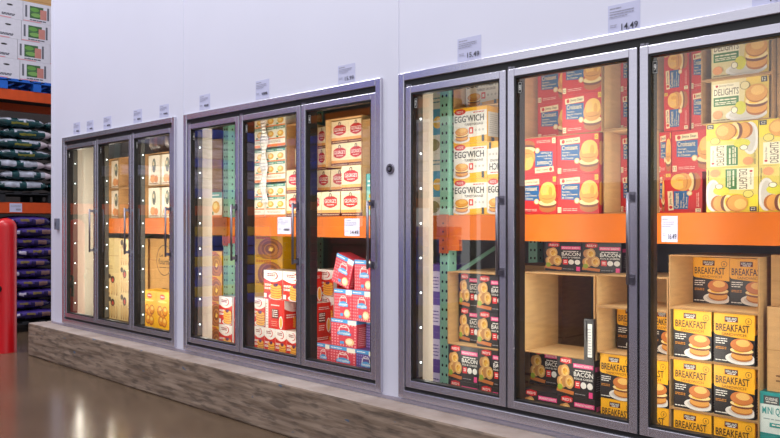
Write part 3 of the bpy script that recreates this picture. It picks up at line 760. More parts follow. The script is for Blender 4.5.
# upper
ce = mesh_of('croissant_turned', d_croissant, w=.2135, h=.2)      # stands on its end
def turned(mesh, name, x0, y, z0, wv, hv, label, sign, group):
    return put(mesh, name, x0 + hv / 2, y, z0 + wv / 2, label, 'carton', group, 90 * sign)
turned(ce, 'croissant_carton', X(665, .58), .58, ZU, .2135, .2, 'red croissant carton turned on its end, on the beam behind the price card', -1, CG)
stand(mesh_of('croissant_long', d_croissant, w=.25, h=.222), 'croissant_carton', X(672, .58), .58, ZU + .215, .25, .222, 'upright red croissant carton above the one turned on its end', group=CG)
stand(mesh_of('croissant_sliver', d_croissant, w=.066, h=.222), 'croissant_carton', -1.822, .58, ZU + .215, .066, .222, 'croissant carton showing only its printed sandwich beside the third near door post', group=CG)
stand(mesh_of('croissant_sliver_low', d_croissant, w=.03, h=.2135), 'croissant_carton', -1.822, .58, ZU, .03, .2135, 'croissant carton, a thin sliver beside the one turned on its end', group=CG)
zt = ZU + .44
nar = mesh_of('croissant_narrow', d_croissant, w=.208, h=.135)
for i in range(2):
    turned(nar, 'croissant_carton', X(664, .58), .58, zt + i * .2095, .208, .135, 'red croissant carton on end beside the brown divider, ' + ('lower', 'upper')[i] + ' left', -1, CG)
    stand(mesh_of('croissant_side', d_croissant, w=.12, h=.207), 'croissant_carton', -1.656, .6, zt + i * .2095, .12, .207, 'red croissant carton half covered by the brown divider, ' + ('lower', 'upper')[i] + ' one', group=CG)
dv, dh = .2175, .243
dly = mesh_of('greenlabel_turned', d_greenlabel, w=dv, h=dh, yellow=True)
DG = 'yellow and green turkey sausage cartons'
xd = X(706.5, .42)
for j in range(2):
    turned(dly, 'green_label_carton', xd + j * (dh + .004), .42, ZU, dv, dh, 'yellow green-label carton on its side on the beam, ' + ('lettering reading down', 'cut by the right edge')[j], 1, DG)
    turned(dly, 'green_label_carton', xd + j * (dh + .004), .42, ZU + dv + G, dv, dh, 'yellow green-label carton on its side in the second row, ' + ('lettering reading up', 'at the right edge')[j], -1, DG)
zt = ZU + 2 * (dv + G)
dl = mesh_of('green_label_carton', d_greenlabel, w=.268, h=.205)
for i in range(2):
    tray(-1.532, -1.198, .42, .76, zt, zt + .217, 'open cardboard case holding one cream green-label carton, ' + ('lower', 'upper')[i] + ' of two', card)
    stand(dl, 'green_label_carton', X(709, .44) + .012, .44, zt + .006, .268, .205, 'cream and green green-label carton in a brown case, ' + ('lower one', 'topmost')[i], group=DG)
    zt += .218
stand(mesh_of('plain_case_c', d_case, .36, .36, .43), 'cardboard_case', -1.19, .46, ZU + 2 * (dv + G), .36, .43, 'brown case at the right edge beside the cream green-label cartons', 'cardboard box')
# a few brown cases stored behind the front rows of the near bay
for k, (a, b, lab) in enumerate(((-3.1, -2.68, 'behind the turkey sausage cartons'), (-2.58, -2.1, 'behind the croissant cartons'), (-1.75, -1.3, 'behind the green-label cartons'))):
    stand(mesh_of('rear_upper_%d' % k, d_case, b - a, .4, .8), 'cardboard_case', a, .98, ZU, b - a, .8, 'tall brown case on the rear of the beam level ' + lab, 'cardboard box')

# ------------------------------------------------------------------ middle cooler, first door
br = mesh_of('tall_brown_case', d_case, .2, .3, .5, None, mat('dull_brown_case', (130, 98, 64), rough=.8))
stand(mesh_of('pink_white_carton', d_pie, w=.2, h=.24), 'white_carton', X(222, .6) - .2, .6, ZU, .2, .24, 'white carton left of the teal post in the middle cooler, on the beam')
stand(br, 'cardboard_case', X(222, .6) - .2, .6, ZU + .2415, .2, .5, 'brown case left of the teal post in the middle cooler, on a white carton', 'cardboard box')
rl = mesh_of('cinnamon_roll_small', d_roll, w=.22, h=.235)
skid(-6.1, -5.77, .1 + .14, 'wooden pallet under the yellow cinnamon cartons by the teal post', .6, 1.2)
for i in range(4): stand(rl, 'cinnamon_carton', X(222, .6) - .22, .6, .24 + i * .2365, .22, .235, 'yellow cinnamon roll carton left of the teal post, ' + ('lowest of four', 'second from the bottom', 'third from the bottom', 'topmost of four')[i], group='yellow cinnamon roll cartons')
WG = 'red waffle cartons'
wn = mesh_of('waffle_slim', d_waffle, w=.2, d=.1, h=.238)
for i in range(3): stand(wn, 'waffle_carton', X(219, .29), .29, .1 + i * .2395, .2, .238, 'red waffle carton in front of the teal post, ' + ('lowest, behind the sill', 'lower in view', 'upper in view')[i], group=WG)

# ------------------------------------------------------------------ middle cooler, second door
pm = mesh_of('frozen_pie_carton', d_pie, w=.128, h=.105)
band_w, band_o = ink((240, 232, 214)), ink((244, 128, 58))
def pie_case(x0, z0, label, which):
    p = MB(); w_, h_ = .272, .285; t = .004
    p.box(x0, x0 + w_, .42, .70, z0, z0 + t, band_w); p.box(x0, x0 + t, .42, .70, z0 + t, z0 + .275, band_w); p.box(x0 + w_ - t, x0 + w_, .42, .70, z0 + t, z0 + .275, band_w); p.box(x0 + t, x0 + w_ - t, .696, .70, z0 + t, z0 + .275, band_w)
    p.box(x0 + t, x0 + w_ - t, .42, .424, z0 + t, z0 + .06, band_w)
    f = Face(p, (x0, .42, z0), (1, 0, 0), (0, 0, 1), (0, -1, 0), w_, .06); f.rect(0, 0, 1, .34, band_o); lines(f, .12, .8, (.55, .72), ink((170, 150, 130)), .08)
    tag(p.build('display_tray'), label, 'display tray')
    for r in range(2):
        for c_ in range(2):
            stand(pm, 'pie_carton', x0 + .0065 + c_ * .1305, .4255, z0 + .0605 + r * .1065 - .055 * 0, .128, .105, 'small white and green carton in the ' + which + ', ' + ('lower ', 'upper ')[r] + ('left', 'right')[c_], group='small white and green cartons') if r == 0 or z0 < 2.3 else None
ORD = ('tray on the beam', 'second tray up', 'third tray up')
for c_ in range(2):
    for i in range(3):
        wh = ('left', 'right')[c_] + ' white ' + ORD[i]
        pie_case(-5.437 + c_ * .279, ZU + i * .29, wh + ' with an orange foot, second middle door', wh)
for o in [o for o in bpy.data.objects if o.name.startswith('pie_carton')]: pass
# cartons fill from the tray floor: a riser pad keeps the lower row above the front band
# torn plastic wrap hanging down the trays
p = MB(); N = 26; prev = None
for i in range(N + 1):
    zz = 1.62 + .72 * i / N; a = X(260.5, .405) + .012 * math.sin(i * .9); b = X(266.5, .405) + .014 * math.sin(i * .7 + 1)
    row = [(a, .406 + .006 * math.sin(i), zz), ((a + b) / 2, .396 + .005 * math.sin(i * 1.3), zz), (b, .407 + .006 * math.sin(i + 2), zz)]
    if prev:
        for q in range(2): p.poly([prev[q], prev[q + 1], row[q + 1], row[q]], mat('cloudy_plastic_wrap', (246, 240, 228), rough=.2, coat=.5), True)
    prev = row
o = p.build('plastic_wrap'); so = o.modifiers.new('thickness', 'SOLIDIFY'); so.thickness = .002; tag(o, 'torn strip of cloudy plastic wrap hanging over the white trays', 'plastic wrap')
# shield cartons right of the trays
sh = mesh_of('shield_carton', d_shield, w=.208, h=.185)
SG = 'cream cartons with a red shield badge'
for i in range(2): stand(sh, 'shield_carton', -4.868, .42, ZU + i * .1865, .208, .185, 'red shield carton right of the white trays, ' + ('on the beam', 'above the one on the beam')[i], group=SG)
zt = ZU + .3735
tray(-4.868, -4.70, .42, .76, zt, zt + .37, 'open cardboard case above the red shield cartons beside the white trays', card)
stand(mesh_of('shield_peek', d_shield, w=.148, h=.17), 'shield_carton', -4.860, .5, zt + .006, .148, .17, 'red shield carton peeking from the case behind the second middle door frame', group=SG)
# lower: cinnamon and waffle
rw = mesh_of('cinnamon_wide', d_roll, w=.40, h=.2)
skid(-5.62, -4.92, .24, 'wooden pallet behind the waffle cartons', .63, 1.4)
stand(mesh_of('tall_roll_case', d_case, .6, .3, .655, None, ink((206, 158, 30))), 'yellow_case', -5.6, .635, .24, .6, .655, 'yellow case behind the waffle cartons', 'carton')
stand(mesh_of('cinnamon_wide_low', d_roll, w=.40, h=.235), 'cinnamon_carton', X(255, .635), .635, .897, .40, .235, 'yellow cinnamon roll carton, its lower half behind the waffle cartons', group='yellow cinnamon roll cartons')
stand(rw, 'cinnamon_carton', X(255, .635), .635, 1.1335, .40, .2, 'large yellow cinnamon roll carton under the beam, second middle door', group='yellow cinnamon roll cartons')
wf = mesh_of('waffle_carton', d_waffle, w=.25, d=.2, h=.238)
skid(-5.33, -4.56, .342, 'wooden pallet under the waffle cartons of the second middle door', .43, .615)
wnar = mesh_of('waffle_narrow', d_waffle, w=.147, d=.2, h=.238)
for i, xx in enumerate((-5.315, -5.166, -5.017, -4.868, -4.719)): stand(wnar, 'waffle_carton', xx, .42, .342, .147, .238, 'narrow red waffle carton in the bottom row of the second middle door, ' + ('leftmost', 'second from left', 'middle', 'fourth from left', 'rightmost')[i], group=WG)
wl = mesh_of('waffle_left', d_waffle, w=.2, d=.18, h=.238)
stand(wl, 'waffle_carton', -5.355, .42, .5815, .2, .238, 'red waffle carton at the left of the middle row, cut by the door post', group=WG)
def d_waffle_back(): return _swap
def d_waffle_swapped(w=.25, d=.2, h=.238):
    R, C = ink((214, 40, 26)), ink((240, 234, 226))
    def sd(f):
        f.rect(0, 0, .14, 1, C); lines(f, .02, .12, [.1 + .09 * i for i in range(9)], ink((200, 150, 140)), .03); f.rect(.34, .36, .7, .68, ink((108, 40, 34))); lines(f, .38, .66, (.42, .49, .56, .62), C, .025); lines(f, .3, .8, (.8,), C, .03)
        f.ell(.84, .24, .1, .22, C); f.ell(.84, .24, .07, .18, ink((240, 172, 62))); lines(f, .34, .66, (.1, .17, .24), ink((240, 160, 140)), .02)
    def fr(f):
        f.poly([(0, .72)] + [(i / 10, .72 - .12 * math.sin(math.pi * i / 10)) for i in range(1, 10)] + [(1, .72), (1, 1), (0, 1)], C)
        f.ell(.55, .82, .22, .13, R); f.ell(.5, .82, .21, .115, C); lines(f, .1, .6, (.4, .48), C, .04)
        for i in range(4): f.ell(.7, .1 + i * .09, .27, .075, ink((240, 172, 62)))
    return carton(w, d, h, R, sd, fr, top_base=ink((206, 190, 176)))
stand(mesh_of('waffle_swapped', d_waffle_swapped), 'waffle_carton', -5.148, .42, .5815, .25, .238, 'red waffle carton turned to show its back panel with a dark square', group=WG)
stand(wl, 'waffle_carton', -4.76, .44, .5815, .2, .238, 'red waffle carton in the middle row beside the second middle door handle', group=WG)
stand(wf, 'waffle_carton', -5.175, .42, .821, .25, .238, 'red waffle carton in the top row of the second middle door, left', group=WG)
stand(wf, 'waffle_carton', -4.918, .42, .821, .25, .238, 'red waffle carton in the top row of the second middle door, right', group=WG)

# ------------------------------------------------------------------ middle cooler, third door
for i, xx in enumerate((-4.436, -4.212)): stand(sh, 'shield_carton', xx, .42, ZU, .208, .185, 'cream red shield carton on the beam left of the price card, ' + ('first', 'second') [i] + ' from left', group=SG)
stand(mesh_of('shield_extra', d_shield, w=.15, h=.185), 'shield_carton', -4.592, .42, ZU, .15, .185, 'red shield carton cut by the third middle door post, on the beam', group=SG)
stand(sh, 'shield_carton', -4.208, .42, ZU + .1865, .208, .185, 'cream red shield carton in the second row up, at the front', group=SG)
stand(sh, 'shield_carton', X(331, .6), .6, ZU + .1865, .208, .185, 'cream red shield carton in the second row up, set back in shade', group=SG)
zt = ZU + .3735
tray(-4.392, -3.99, .42, .78, zt, zt + .362, 'open cardboard case with four red shield cartons, third middle door', card_l)
ss = mesh_of('shield_small', d_shield, w=.19, h=.17)
for r in range(2):
    for c_ in range(2):
        stand(ss, 'shield_carton', X(331.5, .47) + c_ * .1755, .47 + .002 * c_, zt + .006 + r * .1725, .19, .17, 'red shield carton inside the open case, ' + ('lower ', 'upper ')[r] + ('left', 'right')[c_], group=SG) if c_ == 0 else stand(mesh_of('shield_mid', d_shield, w=.168, h=.17), 'shield_carton', X(331.5, .47) + .192, .47, zt + .006 + r * .1725, .168, .17, 'red shield carton inside the open case, ' + ('lower ', 'upper ')[r] + 'right', group=SG)
for r in range(2): stand(mesh_of('shield_extra2', d_shield, w=.1, h=.172), 'shield_carton', X(326, .6) - .1, .6, zt + r * .1735, .1, .172, 'red shield carton left of the open case, a sliver by the door post, ' + ('lower', 'upper')[r], group=SG)
# support for the slivers
stand(mesh_of('shield_extra', d_shield, w=.15, h=.185), 'shield_carton', X(330, .6) - .15, .6, ZU + .1865, .15, .185, 'red shield carton cut by the third middle door post, second row', group=SG)
tray(-3.984, -3.58, .42, .86, ZU, ZU + .70, 'tall open cardboard case beside the red shield cartons', card_l)
stand(mesh_of('teal_carton', d_tealbox, w=.17, h=.3), 'teal_carton', -3.976, .45, ZU + .006, .17, .3, 'pale teal carton inside the tall open case beside the door handle')
# lower
skid(-4.72, -4.42, .215, 'wooden pallet under the waffle cartons of the third middle door', .64, 1.0)
w3 = mesh_of('waffle_third', d_waffle, w=.195, d=.2, h=.214)
for i in range(4): stand(w3, 'waffle_carton', X(333.5, .63) - .195, .63, .215 + i * .2155, .195, .214, 'red waffle carton left of the pink cartons, ' + ('lowest', 'second up', 'third up', 'topmost')[i] + ' of the column', group=WG)
PG = 'pink and blue crustless sandwich cartons'
skid(-4.32, -3.785, .325, 'wooden pallet under the pink crustless sandwich cartons', .42, .9)
cu = mesh_of('crustless_carton', d_crustless, w=.284, h=.203)
cs = mesh_of('crustless_square', d_crustless, w=.196, h=.222)
cg = mesh_of('grape_carton', d_crustless, w=.2, h=.203, grape=True)
stand(cu, 'crustless_carton', -4.337, .42, .325, .284, .203, 'pink and blue crustless sandwich carton at the sill, third middle door', group=PG)
stand(mesh_of('crustless_left', d_crustless, w=.15, d=.14, h=.203), 'crustless_carton', -4.492, .42, .325, .15, .203, 'pink crustless sandwich carton at the sill, cut by the door post', group=PG)
stand(cg, 'crustless_carton', -4.048, .42, .325, .2, .203, 'purple crustless sandwich carton at the sill', group=PG)
stand(cu, 'crustless_carton', -4.327, .42, .5295, .284, .203, 'pink crustless sandwich carton in the second row, showing its side', group=PG)
stand(cg, 'crustless_carton', X(366, .5), .5, .5295, .2, .203, 'purple crustless sandwich carton in the second row by the door frame', group=PG)
stand(cs, 'crustless_carton', -4.29, .42, .7345, .196, .222, 'pink crustless sandwich carton in the third row, left', group=PG)
stand(cs, 'crustless_carton', -4.09, .42, .7345, .196, .222, 'pink crustless sandwich carton in the third row, right', group=PG)
stand(cs, 'crustless_carton', -4.066, .42, .958, .196, .222, 'pink crustless sandwich carton upright on top of the pile', group=PG)
th = math.radians(17); hw, hh = .098, .111
put(cs, 'crustless_carton', -4.066 - .003 - (hw * math.cos(th) + hh * math.sin(th)), .42, .9575 + hw * math.sin(th) + hh * math.cos(th), 'tilted pink crustless sandwich carton leaning on its upright neighbour', 'carton', PG, 17)
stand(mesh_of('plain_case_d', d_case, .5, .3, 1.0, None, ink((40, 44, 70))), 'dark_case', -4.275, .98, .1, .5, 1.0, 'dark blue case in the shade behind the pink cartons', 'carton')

# ------------------------------------------------------------------ farthest cooler
bd = mesh_of('bread_bag_carton', d_bread_bag, w=.225, h=.3)
RG = 'cream bread bags with a dark figure'
for i in range(2):
    z0 = ZU + i * .327
    tray(-8.06, -7.785, .42, .76, z0, z0 + .325, 'open cardboard case left in the farthest cooler, ' + ('on the beam', 'upper')[i], card)
    stand(bd, 'bread_bag', -8.052, .47, z0 + .006, .225, .3, 'cream bread bag with a dark oval figure, second far door, ' + ('lower', 'upper')[i], 'bread bag', RG)
    tray(-7.775, -7.42, .42, .86, z0, z0 + .325, 'open cardboard case beside the far door handle, ' + ('on the beam', 'upper')[i], card)
    stand(bd, 'bread_bag', -7.66, .62, z0 + .006, .225, .3, 'cream bread bag deep in a case beside the far door handle, ' + ('lower', 'upper')[i], 'bread bag', RG)
    tray(-7.2, -6.66, .42, .76, z0, z0 + .325, 'wide open cardboard case behind the third far door, ' + ('on the beam', 'upper')[i], card)
    for k in range(2): stand(bd, 'bread_bag', -7.165 + k * .245, .44 + .01 * k, z0 + .006, .225, .3, 'cream bread bag with a dark oval figure, third far door, ' + ('lower ', 'upper ')[i] + ('left', 'right')[k], 'bread bag', RG)
# dark bags on top
def pillow(L, D, H, nx=10, nr=12, seed=0, sag=.12):
    """a filled sack: L along x, D along y, H high, pinched ends"""
    rnd = random.Random(seed); vs = []; fs = []
    for i in range(nx + 1):
        u = -1 + 2 * i / nx; e = max(.001, 1 - abs(u) ** 3.2); hh = H / 2 * (.12 + .88 * e ** .6); dd = D / 2 * (.72 + .28 * e ** .5)
        for j in range(nr):
            t = 2 * math.pi * j / nr; c_, s_ = math.cos(t), math.sin(t)
            y = dd * math.copysign(abs(c_) ** .6, c_); z = hh * math.copysign(abs(s_) ** .7, s_) + (rnd.uniform(-1, 1) * H * .05 if 0 < i < nx else 0)
            vs.append((u * L / 2, y + rnd.uniform(-1, 1) * D * .012, z))
    for i in range(nx):
        for j in range(nr): fs.append((i * nr + j, (i + 1) * nr + j, (i + 1) * nr + (j + 1) % nr, i * nr + (j + 1) % nr))
    fs.append(tuple(range(nr))); fs.append(tuple(nx * nr + j for j in reversed(range(nr))))
    return vs, fs
def sack(name, L, D, H, mats, pick, seed=0, nx=22, nr=20):
    vs, fs = pillow(L, D, H, nx, nr, seed); me = bpy.data.meshes.new(name); me.from_pydata(vs, [], fs)
    for m in mats: me.materials.append(m)
    for p in me.polygons: p.use_smooth = True; p.material_index = pick(p.center.x / L + .5, p.center.y / D, p.center.z / H + .5)
    me.update(); return me
dkb = mat('dark_brown_bag', (74, 54, 44), rough=.3, var=.5, scale=14); rdb = mat('dull_red_bag_print', (120, 60, 50), rough=.35, var=.3)
ms = sack('dark_bag', .30, .26, .2, [dkb, rdb, mat('pale_bag_print', (150, 128, 106), rough=.4, var=.3)], lambda u, v, z: 1 if .55 < u < .75 and v < 0 and .3 < z < .8 else 2 if .2 < u < .4 and v < 0 and .35 < z < .6 else 0, 3)
for i in range(2):
    o = put(ms, 'dark_bag', -7.04 + i * .312, .56, 2.267, 'dark brown bag lying on top of the far cases, ' + ('left', 'right') [i], 'bag', 'dark bags on top of the far cases')
# lower
skid(-8.07, -7.4, .41, 'wooden pallet under the pretzel stick cartons in the farthest cooler', .43, .64)
stm = mesh_of('stick_carton', d_stick, w=.29, h=.248)
for i in range(2): stand(stm, 'stick_carton', -8.06, .42, .41 + i * .2495, .29, .248, 'beige carton with printed brown sticks, left column of the second far door, ' + ('lower', 'upper')[i], group='beige stick cartons')
stand(mesh_of('beige_case', d_case, .29, .22, .38, None, ink((212, 184, 126))), 'cardboard_case', -8.06, .42, .9095, .29, .38, 'plain beige case under the beam in the second far door', 'cardboard box')
st2 = mesh_of('stick_carton_b', d_stick, w=.25, h=.29)
for i in range(3): stand(st2, 'stick_carton', -7.766, .42, .41 + i * .2915, .25, .29, 'beige stick carton with a dark mascot blot, right column, ' + ('lowest', 'middle', 'topmost')[i], group='beige stick cartons')
skid(-7.24, -6.6, .385, 'wooden pallet under the yellow croissant bags', .43, .64)
skid(-7.63, -7.0, .385, 'wooden pallet under the cases with round black emblems', .65, 1.2)
yb = mesh_of('croissant_bag', d_croissant_bag, w=.255, h=.385, d=.17)
for i in range(3): stand(yb, 'croissant_bag', -7.235 + i * .258, .42, .385, .255, .385, 'bright yellow croissant bag in the farthest cooler, ' + ('left', 'middle', 'right sliver by the door frame')[i], 'bag', 'yellow croissant bags')
cl = mesh_of('logo_case', d_case, .60, .4, .45, True, mat('logo_cardboard', (206, 160, 98), rough=.8))
stand(cl, 'logo_case', -7.62, .65, .385, .60, .45, 'cardboard case with a round black emblem, behind the yellow bags', 'cardboard box')
stand(cl, 'logo_case', -7.62, .65, .836, .60, .45, 'cardboard case with a round black emblem, under the beam', 'cardboard box')
# ================================================================== PRICE CARDS AND WALL FITTINGS
def price_card(pxl, pyt, pxr, pyb, y, price, label, ny=0):
    x0, x1 = X(pxl, y), X(pxr, y); z0, z1 = Z((pxl + pxr) / 2, pyb, y), Z((pxl + pxr) / 2, pyt, y)
    p = MB(); p.box(x0, x1, y, y + .0016, z0, z1, paper)
    f = Face(p, (x0, y, z0), (1, 0, 0), (0, 0, 1), (0, -1, 0), x1 - x0, z1 - z0)
    lines(f, .06, .42, (.85,), pgrey, .05); lines(f, .06, .82, (.75, .67), pgrey, .03); lines(f, .06, .62, (.58,), pgrey, .03); lines(f, .08, .3, (.24, .3), pgrey, .025)
    if not price: lines(f, .5, .92, (.2, .26), ptext, .05)
    else: f.text(price, .44, .1, .95, .32, ptext)
    return tag(p.build('price_card'), label, 'price card', 'white price cards')
for q in ((73.5, 122.5, 80, 134, None, 'price card above the farthest cooler, leftmost of all'), (86.7, 120.5, 93.4, 131.5, None, 'price card above the farthest cooler, second from the left'), (103.5, 116.5, 111.3, 128.5, None, 'price card above the second door of the farthest cooler'),
          (133.5, 109.5, 142, 122.5, None, 'price card above the post between second and third far doors'), (159.5, 104.5, 168.7, 117, None, 'price card above the right end of the farthest cooler'), (199.5, 94.5, 210, 109.5, None, 'price card above the first door of the middle cooler'),
          (255.7, 80, 269, 98.5, None, 'price card above the second door of the middle cooler'), (338, 64.5, 355, 82.5, '15.99', 'price card reading 15.99 above the third door of the middle cooler'), (457.5, 37, 481, 60, '15.49', 'price card reading 15.49 above the first door of the nearest cooler'),
          (608, 3, 640, 33, '14.49', 'price card reading 14.49 above the second door of the nearest cooler'), (752, -34, 795, 5, '16.49', 'price card cut by the top right corner of the photo')):
    price_card(*q[:4], -.0017, q[4], q[5])
YB = .3915 - .0017
price_card(277.5, 217, 291, 234, YB, None, 'price card on the orange beam behind the second middle door')
price_card(344.5, 218.5, 359.5, 236, YB, '14.49', 'price card on the orange beam behind the third middle door')
price_card(661.5, 216, 677.5, 242, YB, '16.49', 'price card reading 16.49 on the orange beam of the nearest cooler')

m = MB(); xl, zl = X(391, 0), Z(391, 169, 0)
m.tube((xl, -.012, zl), (xl, 0, zl), .032, steel, 24, .036); m.tube((xl, -.0125, zl), (xl, -.012, zl), .021, liner, 20); m.tube((xl, -.02, zl), (xl, -.0125, zl), .010, steel, 16)
tag(m.build('round_lock'), 'round silver lock on the white wall between middle and nearest coolers', 'lock')
m = MB(); xl, zl = X(58.5, 0), Z(58.5, 224, 0)
m.box(xl - .03, xl + .03, -.035, 0, zl - .06, zl + .06, mat('grey_switch_plastic', (112, 114, 130), rough=.5)); m.box(xl - .012, xl + .012, -.042, -.035, zl - .02, zl + .02, mat('dark_switch', (72, 74, 90), rough=.5))
tag(m.build('switch_box', bevel=.004), 'small grey switch box on the white wall left of the farthest cooler', 'switch')
# slotted steel guard at the end of the wall
m = MB(); gx = WL - .062; m.box(gx, WL - .002, .03, .034, .3555, 1.43, mat('grey_slotted_steel', (120, 116, 140), rough=.4, metal=.7)); m.box(gx, gx + .004, .034, .09, .3555, 1.43, m.mats[0])
f = Face(m, (gx, .03, .3555), (1, 0, 0), (0, 0, 1), (0, -1, 0), .06, 1.09)
for i in range(26): f.k = 0; f.rect(.25, (i + .3) / 26, .8, (i + .75) / 26, hole)
tag(m.build('slotted_guard'), 'slotted grey steel strip at the left end of the white wall', 'guard strip')

# ================================================================== BOLLARDS
def bollard(x, y, r, h, label):
    root = empty('bollard', (x, y, 0), label, 'bollard')
    m = MB(); prof = [(r * 1.02, 0), (r * 1.02, .02), (r, .03), (r, h - r)] + [(r * math.cos(t), h - r + r * .9 * math.sin(t)) for t in [math.pi / 2 * k / 8 for k in range(1, 8)]] + [(.002, h - r * .1)]
    m.lathe(prof, red_p, 32); m.poly([(r * 1.02 * math.cos(-2 * math.pi * j / 32), r * 1.02 * math.sin(-2 * math.pi * j / 32), 0) for j in range(32)], red_p); m.build('sleeve', root)
    k = MB(); hx_, hy_ = .5, -.866
    def q(d, z_, w_=0): return (hx_ * d - hy_ * w_, hy_ * d + hx_ * w_, z_)
    k.tube(q(r - .01, .72), q(r + .035, .72), .045, black, 16); k.tube(q(r + .03, .82), q(r + .03, .58), .016, black, 10); k.tube(q(r + .03, .82), q(r - .01, .82), .016, black, 10); k.tube(q(r + .03, .6, -.03), q(r + .03, .6, .03), .018, black, 10)
    tag(k.build('chain_hook', root), 'black plastic hook')
BY = 8.53; kx = (5.5 - 390) / FPX
bollard((VX + kx * RX) * BY, (VY + kx * RY) * BY - DW, .115, 1.52, 'red plastic bollard at the left edge beside the concrete curb')
bollard(-10.35, -1.05, .11, 1.52, 'red bollard out of frame, seen reflected in the first far door')

# ================================================================== LEFT RACKING
XR = -10.5
lr = empty('warehouse_rack', (XR, .4, 0), 'tall orange beamed rack left of the cooler wall holding pallets of goods', 'pallet rack')
LR = (-XR, -.4, 0)
for yu in (-4.6, -1.75, 1.62, 3.9):
    for xx in (XR - .08, XR - 1.1):
        m = MB(); m.box(xx, xx + .075, yu, yu + .08, 0, 5.2, mat('dark_green_upright', (40, 70, 66), rough=.5)); m.box(xx - .02, xx + .095, yu - .02, yu + .1, 0, .012, m.mats[0]); m.build('upright', lr, LR)
for za, zb in ((1.585, 1.725), (3.075, 3.21)):
    for ya, yb in ((-4.52, -1.75), (-1.67, 1.62), (1.70, 3.9)):
        for xx in (XR - .06, XR - 1.09):
            m = MB(); m.box(xx, xx + .05, ya, yb, za, zb, mat('red_orange_beam', (204, 72, 8), rough=.5)); m.build('beam', lr, LR)
        m = MB(); m.box(XR - 1.04, XR - .06, ya, yb, zb - .03, zb - .002, dark_w); m.build('deck', lr, LR)
p = price_card(9.5, 203.5, 22, 212, .2, None, 'white label card on the lower orange beam of the left rack')
bpy.data.objects.remove(p)
m = MB(); ya, yb = .255, .41; zc = 1.655
m.box(XR - .010, XR - .0085, ya, yb, zc - .058, zc + .058, paper); f = Face(m, (XR - .0085, ya, zc - .058), (0, 1, 0), (0, 0, 1), (1, 0, 0), yb - ya, .116); lines(f, .08, .9, (.75, .6), pgrey, .05); f.rect(.5, .2, .9, .4, pgrey)
tag(m.build('price_card'), 'white label card on the lower orange beam of the left rack', 'price card', 'white price cards')
# blue pallet and white produce cases on the upper beam
pallet('blue_pallet', XR - 1.02, XR + .0, .13, 1.08, 3.212, blue_w, 'bright blue pallet on the upper orange beam of the left rack')
WC = 'white printed produce cases'
def produce(w, h, kind):
    W_ = ink((214, 210, 220)); PKc = ink((230, 120, 130)); Gc = ink((100, 100, 110))
    mb = MB(); mb.box(-.3, 0, -w / 2, w / 2, -h / 2, h / 2, W_)
    f = Face(mb, (0, -w / 2, -h / 2), (0, 1, 0), (0, 0, 1), (1, 0, 0), w, h)
    if kind: f.rect(.06, .22, .12, .82, Gc); f.rect(.2, .2, .62, .82, ink((64, 100, 62))); f.ell(.35, .65, .14, .1, ink((104, 156, 72))); f.ell(.4, .38, .16, .1, ink((124, 168, 90))); f.rect(.2, .5, .62, .54, ink((84, 120, 80))); f.rect(.52, .2, .72, .7, ink((196, 130, 120))); f.rect(.74, .2, .8, .85, Gc); lines(f, .2, .7, (.08,), Gc, .06)
    else: f.ell(.5, .68, .12, .045, ink((40, 34, 34))); lines(f, .2, .7, (.14, .2), Gc, .05)
    f.rect(0, .02, .55, .05, PKc)
    return mb.mesh('produce_case')
pe, ps = produce(.33, .262, 0), produce(.42, .262, 1)
RN = ('lowest', 'second', 'third', 'fourth', 'topmost')
z = 3.353
for i in range(4):
    off = (0, -.03, .02, .04)[i]
    for k, (mesh, yc, lab) in enumerate(((pe, .22 + off, 'white produce case end with a hand hole'), (ps, .22 + off + .38, 'white produce case with a green and pink picture'), (pe, .22 + off + .38 + .38, 'white produce case at the end of the row'))):
        o = bpy.data.objects.new('produce_case', mesh); COL.objects.link(o); o.location = (XR - .02, yc, z + .131); tag(o, lab + ', ' + RN[i] + ' row on the blue pallet', 'produce case', WC)
    z += .2635
m = MB(); m.box(-.3, 0, -.5, .5, 0, .2, card); f = Face(m, (0, -.5, 0), (0, 1, 0), (0, 0, 1), (1, 0, 0), 1, .2); f.rect(0, .1, 1, .14, card_e)
tag(m.build('cardboard_case', loc=(XR - .02, .6, z)), 'brown cardboard case on top of the white produce cases', 'cardboard box')
# teal and white wrapped sacks on the middle beam
pallet('dark_pallet', XR - 1.02, XR - .0, .1, 1.5, 1.727, dark_w, 'dark pallet on the lower orange beam, under the wrapped teal sacks')
tl, wt, yl = mat('teal_sack_film', (22, 62, 66), rough=.22, var=.4, scale=16), mat('wrap_white_glints', (170, 172, 186), rough=.25, var=.35, scale=14), mat('yellow_sack_print', (130, 128, 50), rough=.3, var=.3)  # wt: white of the sacks, with the wrap's glints painted in as colour
pk = mat('pink_white_label', (206, 190, 200), rough=.4)
for i in range(7):
    for k in range(2):
        def pick(u, v, z_, i=i, k=k):
            if v > -.2: return 0
            if .3 < u < .62 and .32 < z_ < .48 and i > 2: return 2
            if abs(u - (.1 if k else .9)) < .09 and i % 3 != 0: return 3
            if (i < 3 and z_ > .3 and (u * 5 + i) % 2 > .7) or z_ > .62 and (u * 3 + i * .7) % 1.3 > .3: return 1
            return 0
        me = sack('wrapped_sack_%d_%d' % (i, k), .67, .5, .132, [tl, wt, yl, pk], pick, 10 + i * 2 + k)
        o = bpy.data.objects.new('wrapped_sack', me); COL.objects.link(o); o.location = (XR - .25, (.44, .5, .4, .48)[i % 4] + k * .67, 1.868 + .084 + i * .139); o.rotation_euler = (0, 0, math.radians(90))
        tag(o, 'teal and white plastic wrapped sack on the left rack, ' + ('lowest', 'second', 'third', 'fourth', 'fifth', 'sixth', 'top')[i] + ' layer, ' + ('left', 'right')[k], 'sack', 'wrapped teal sacks')
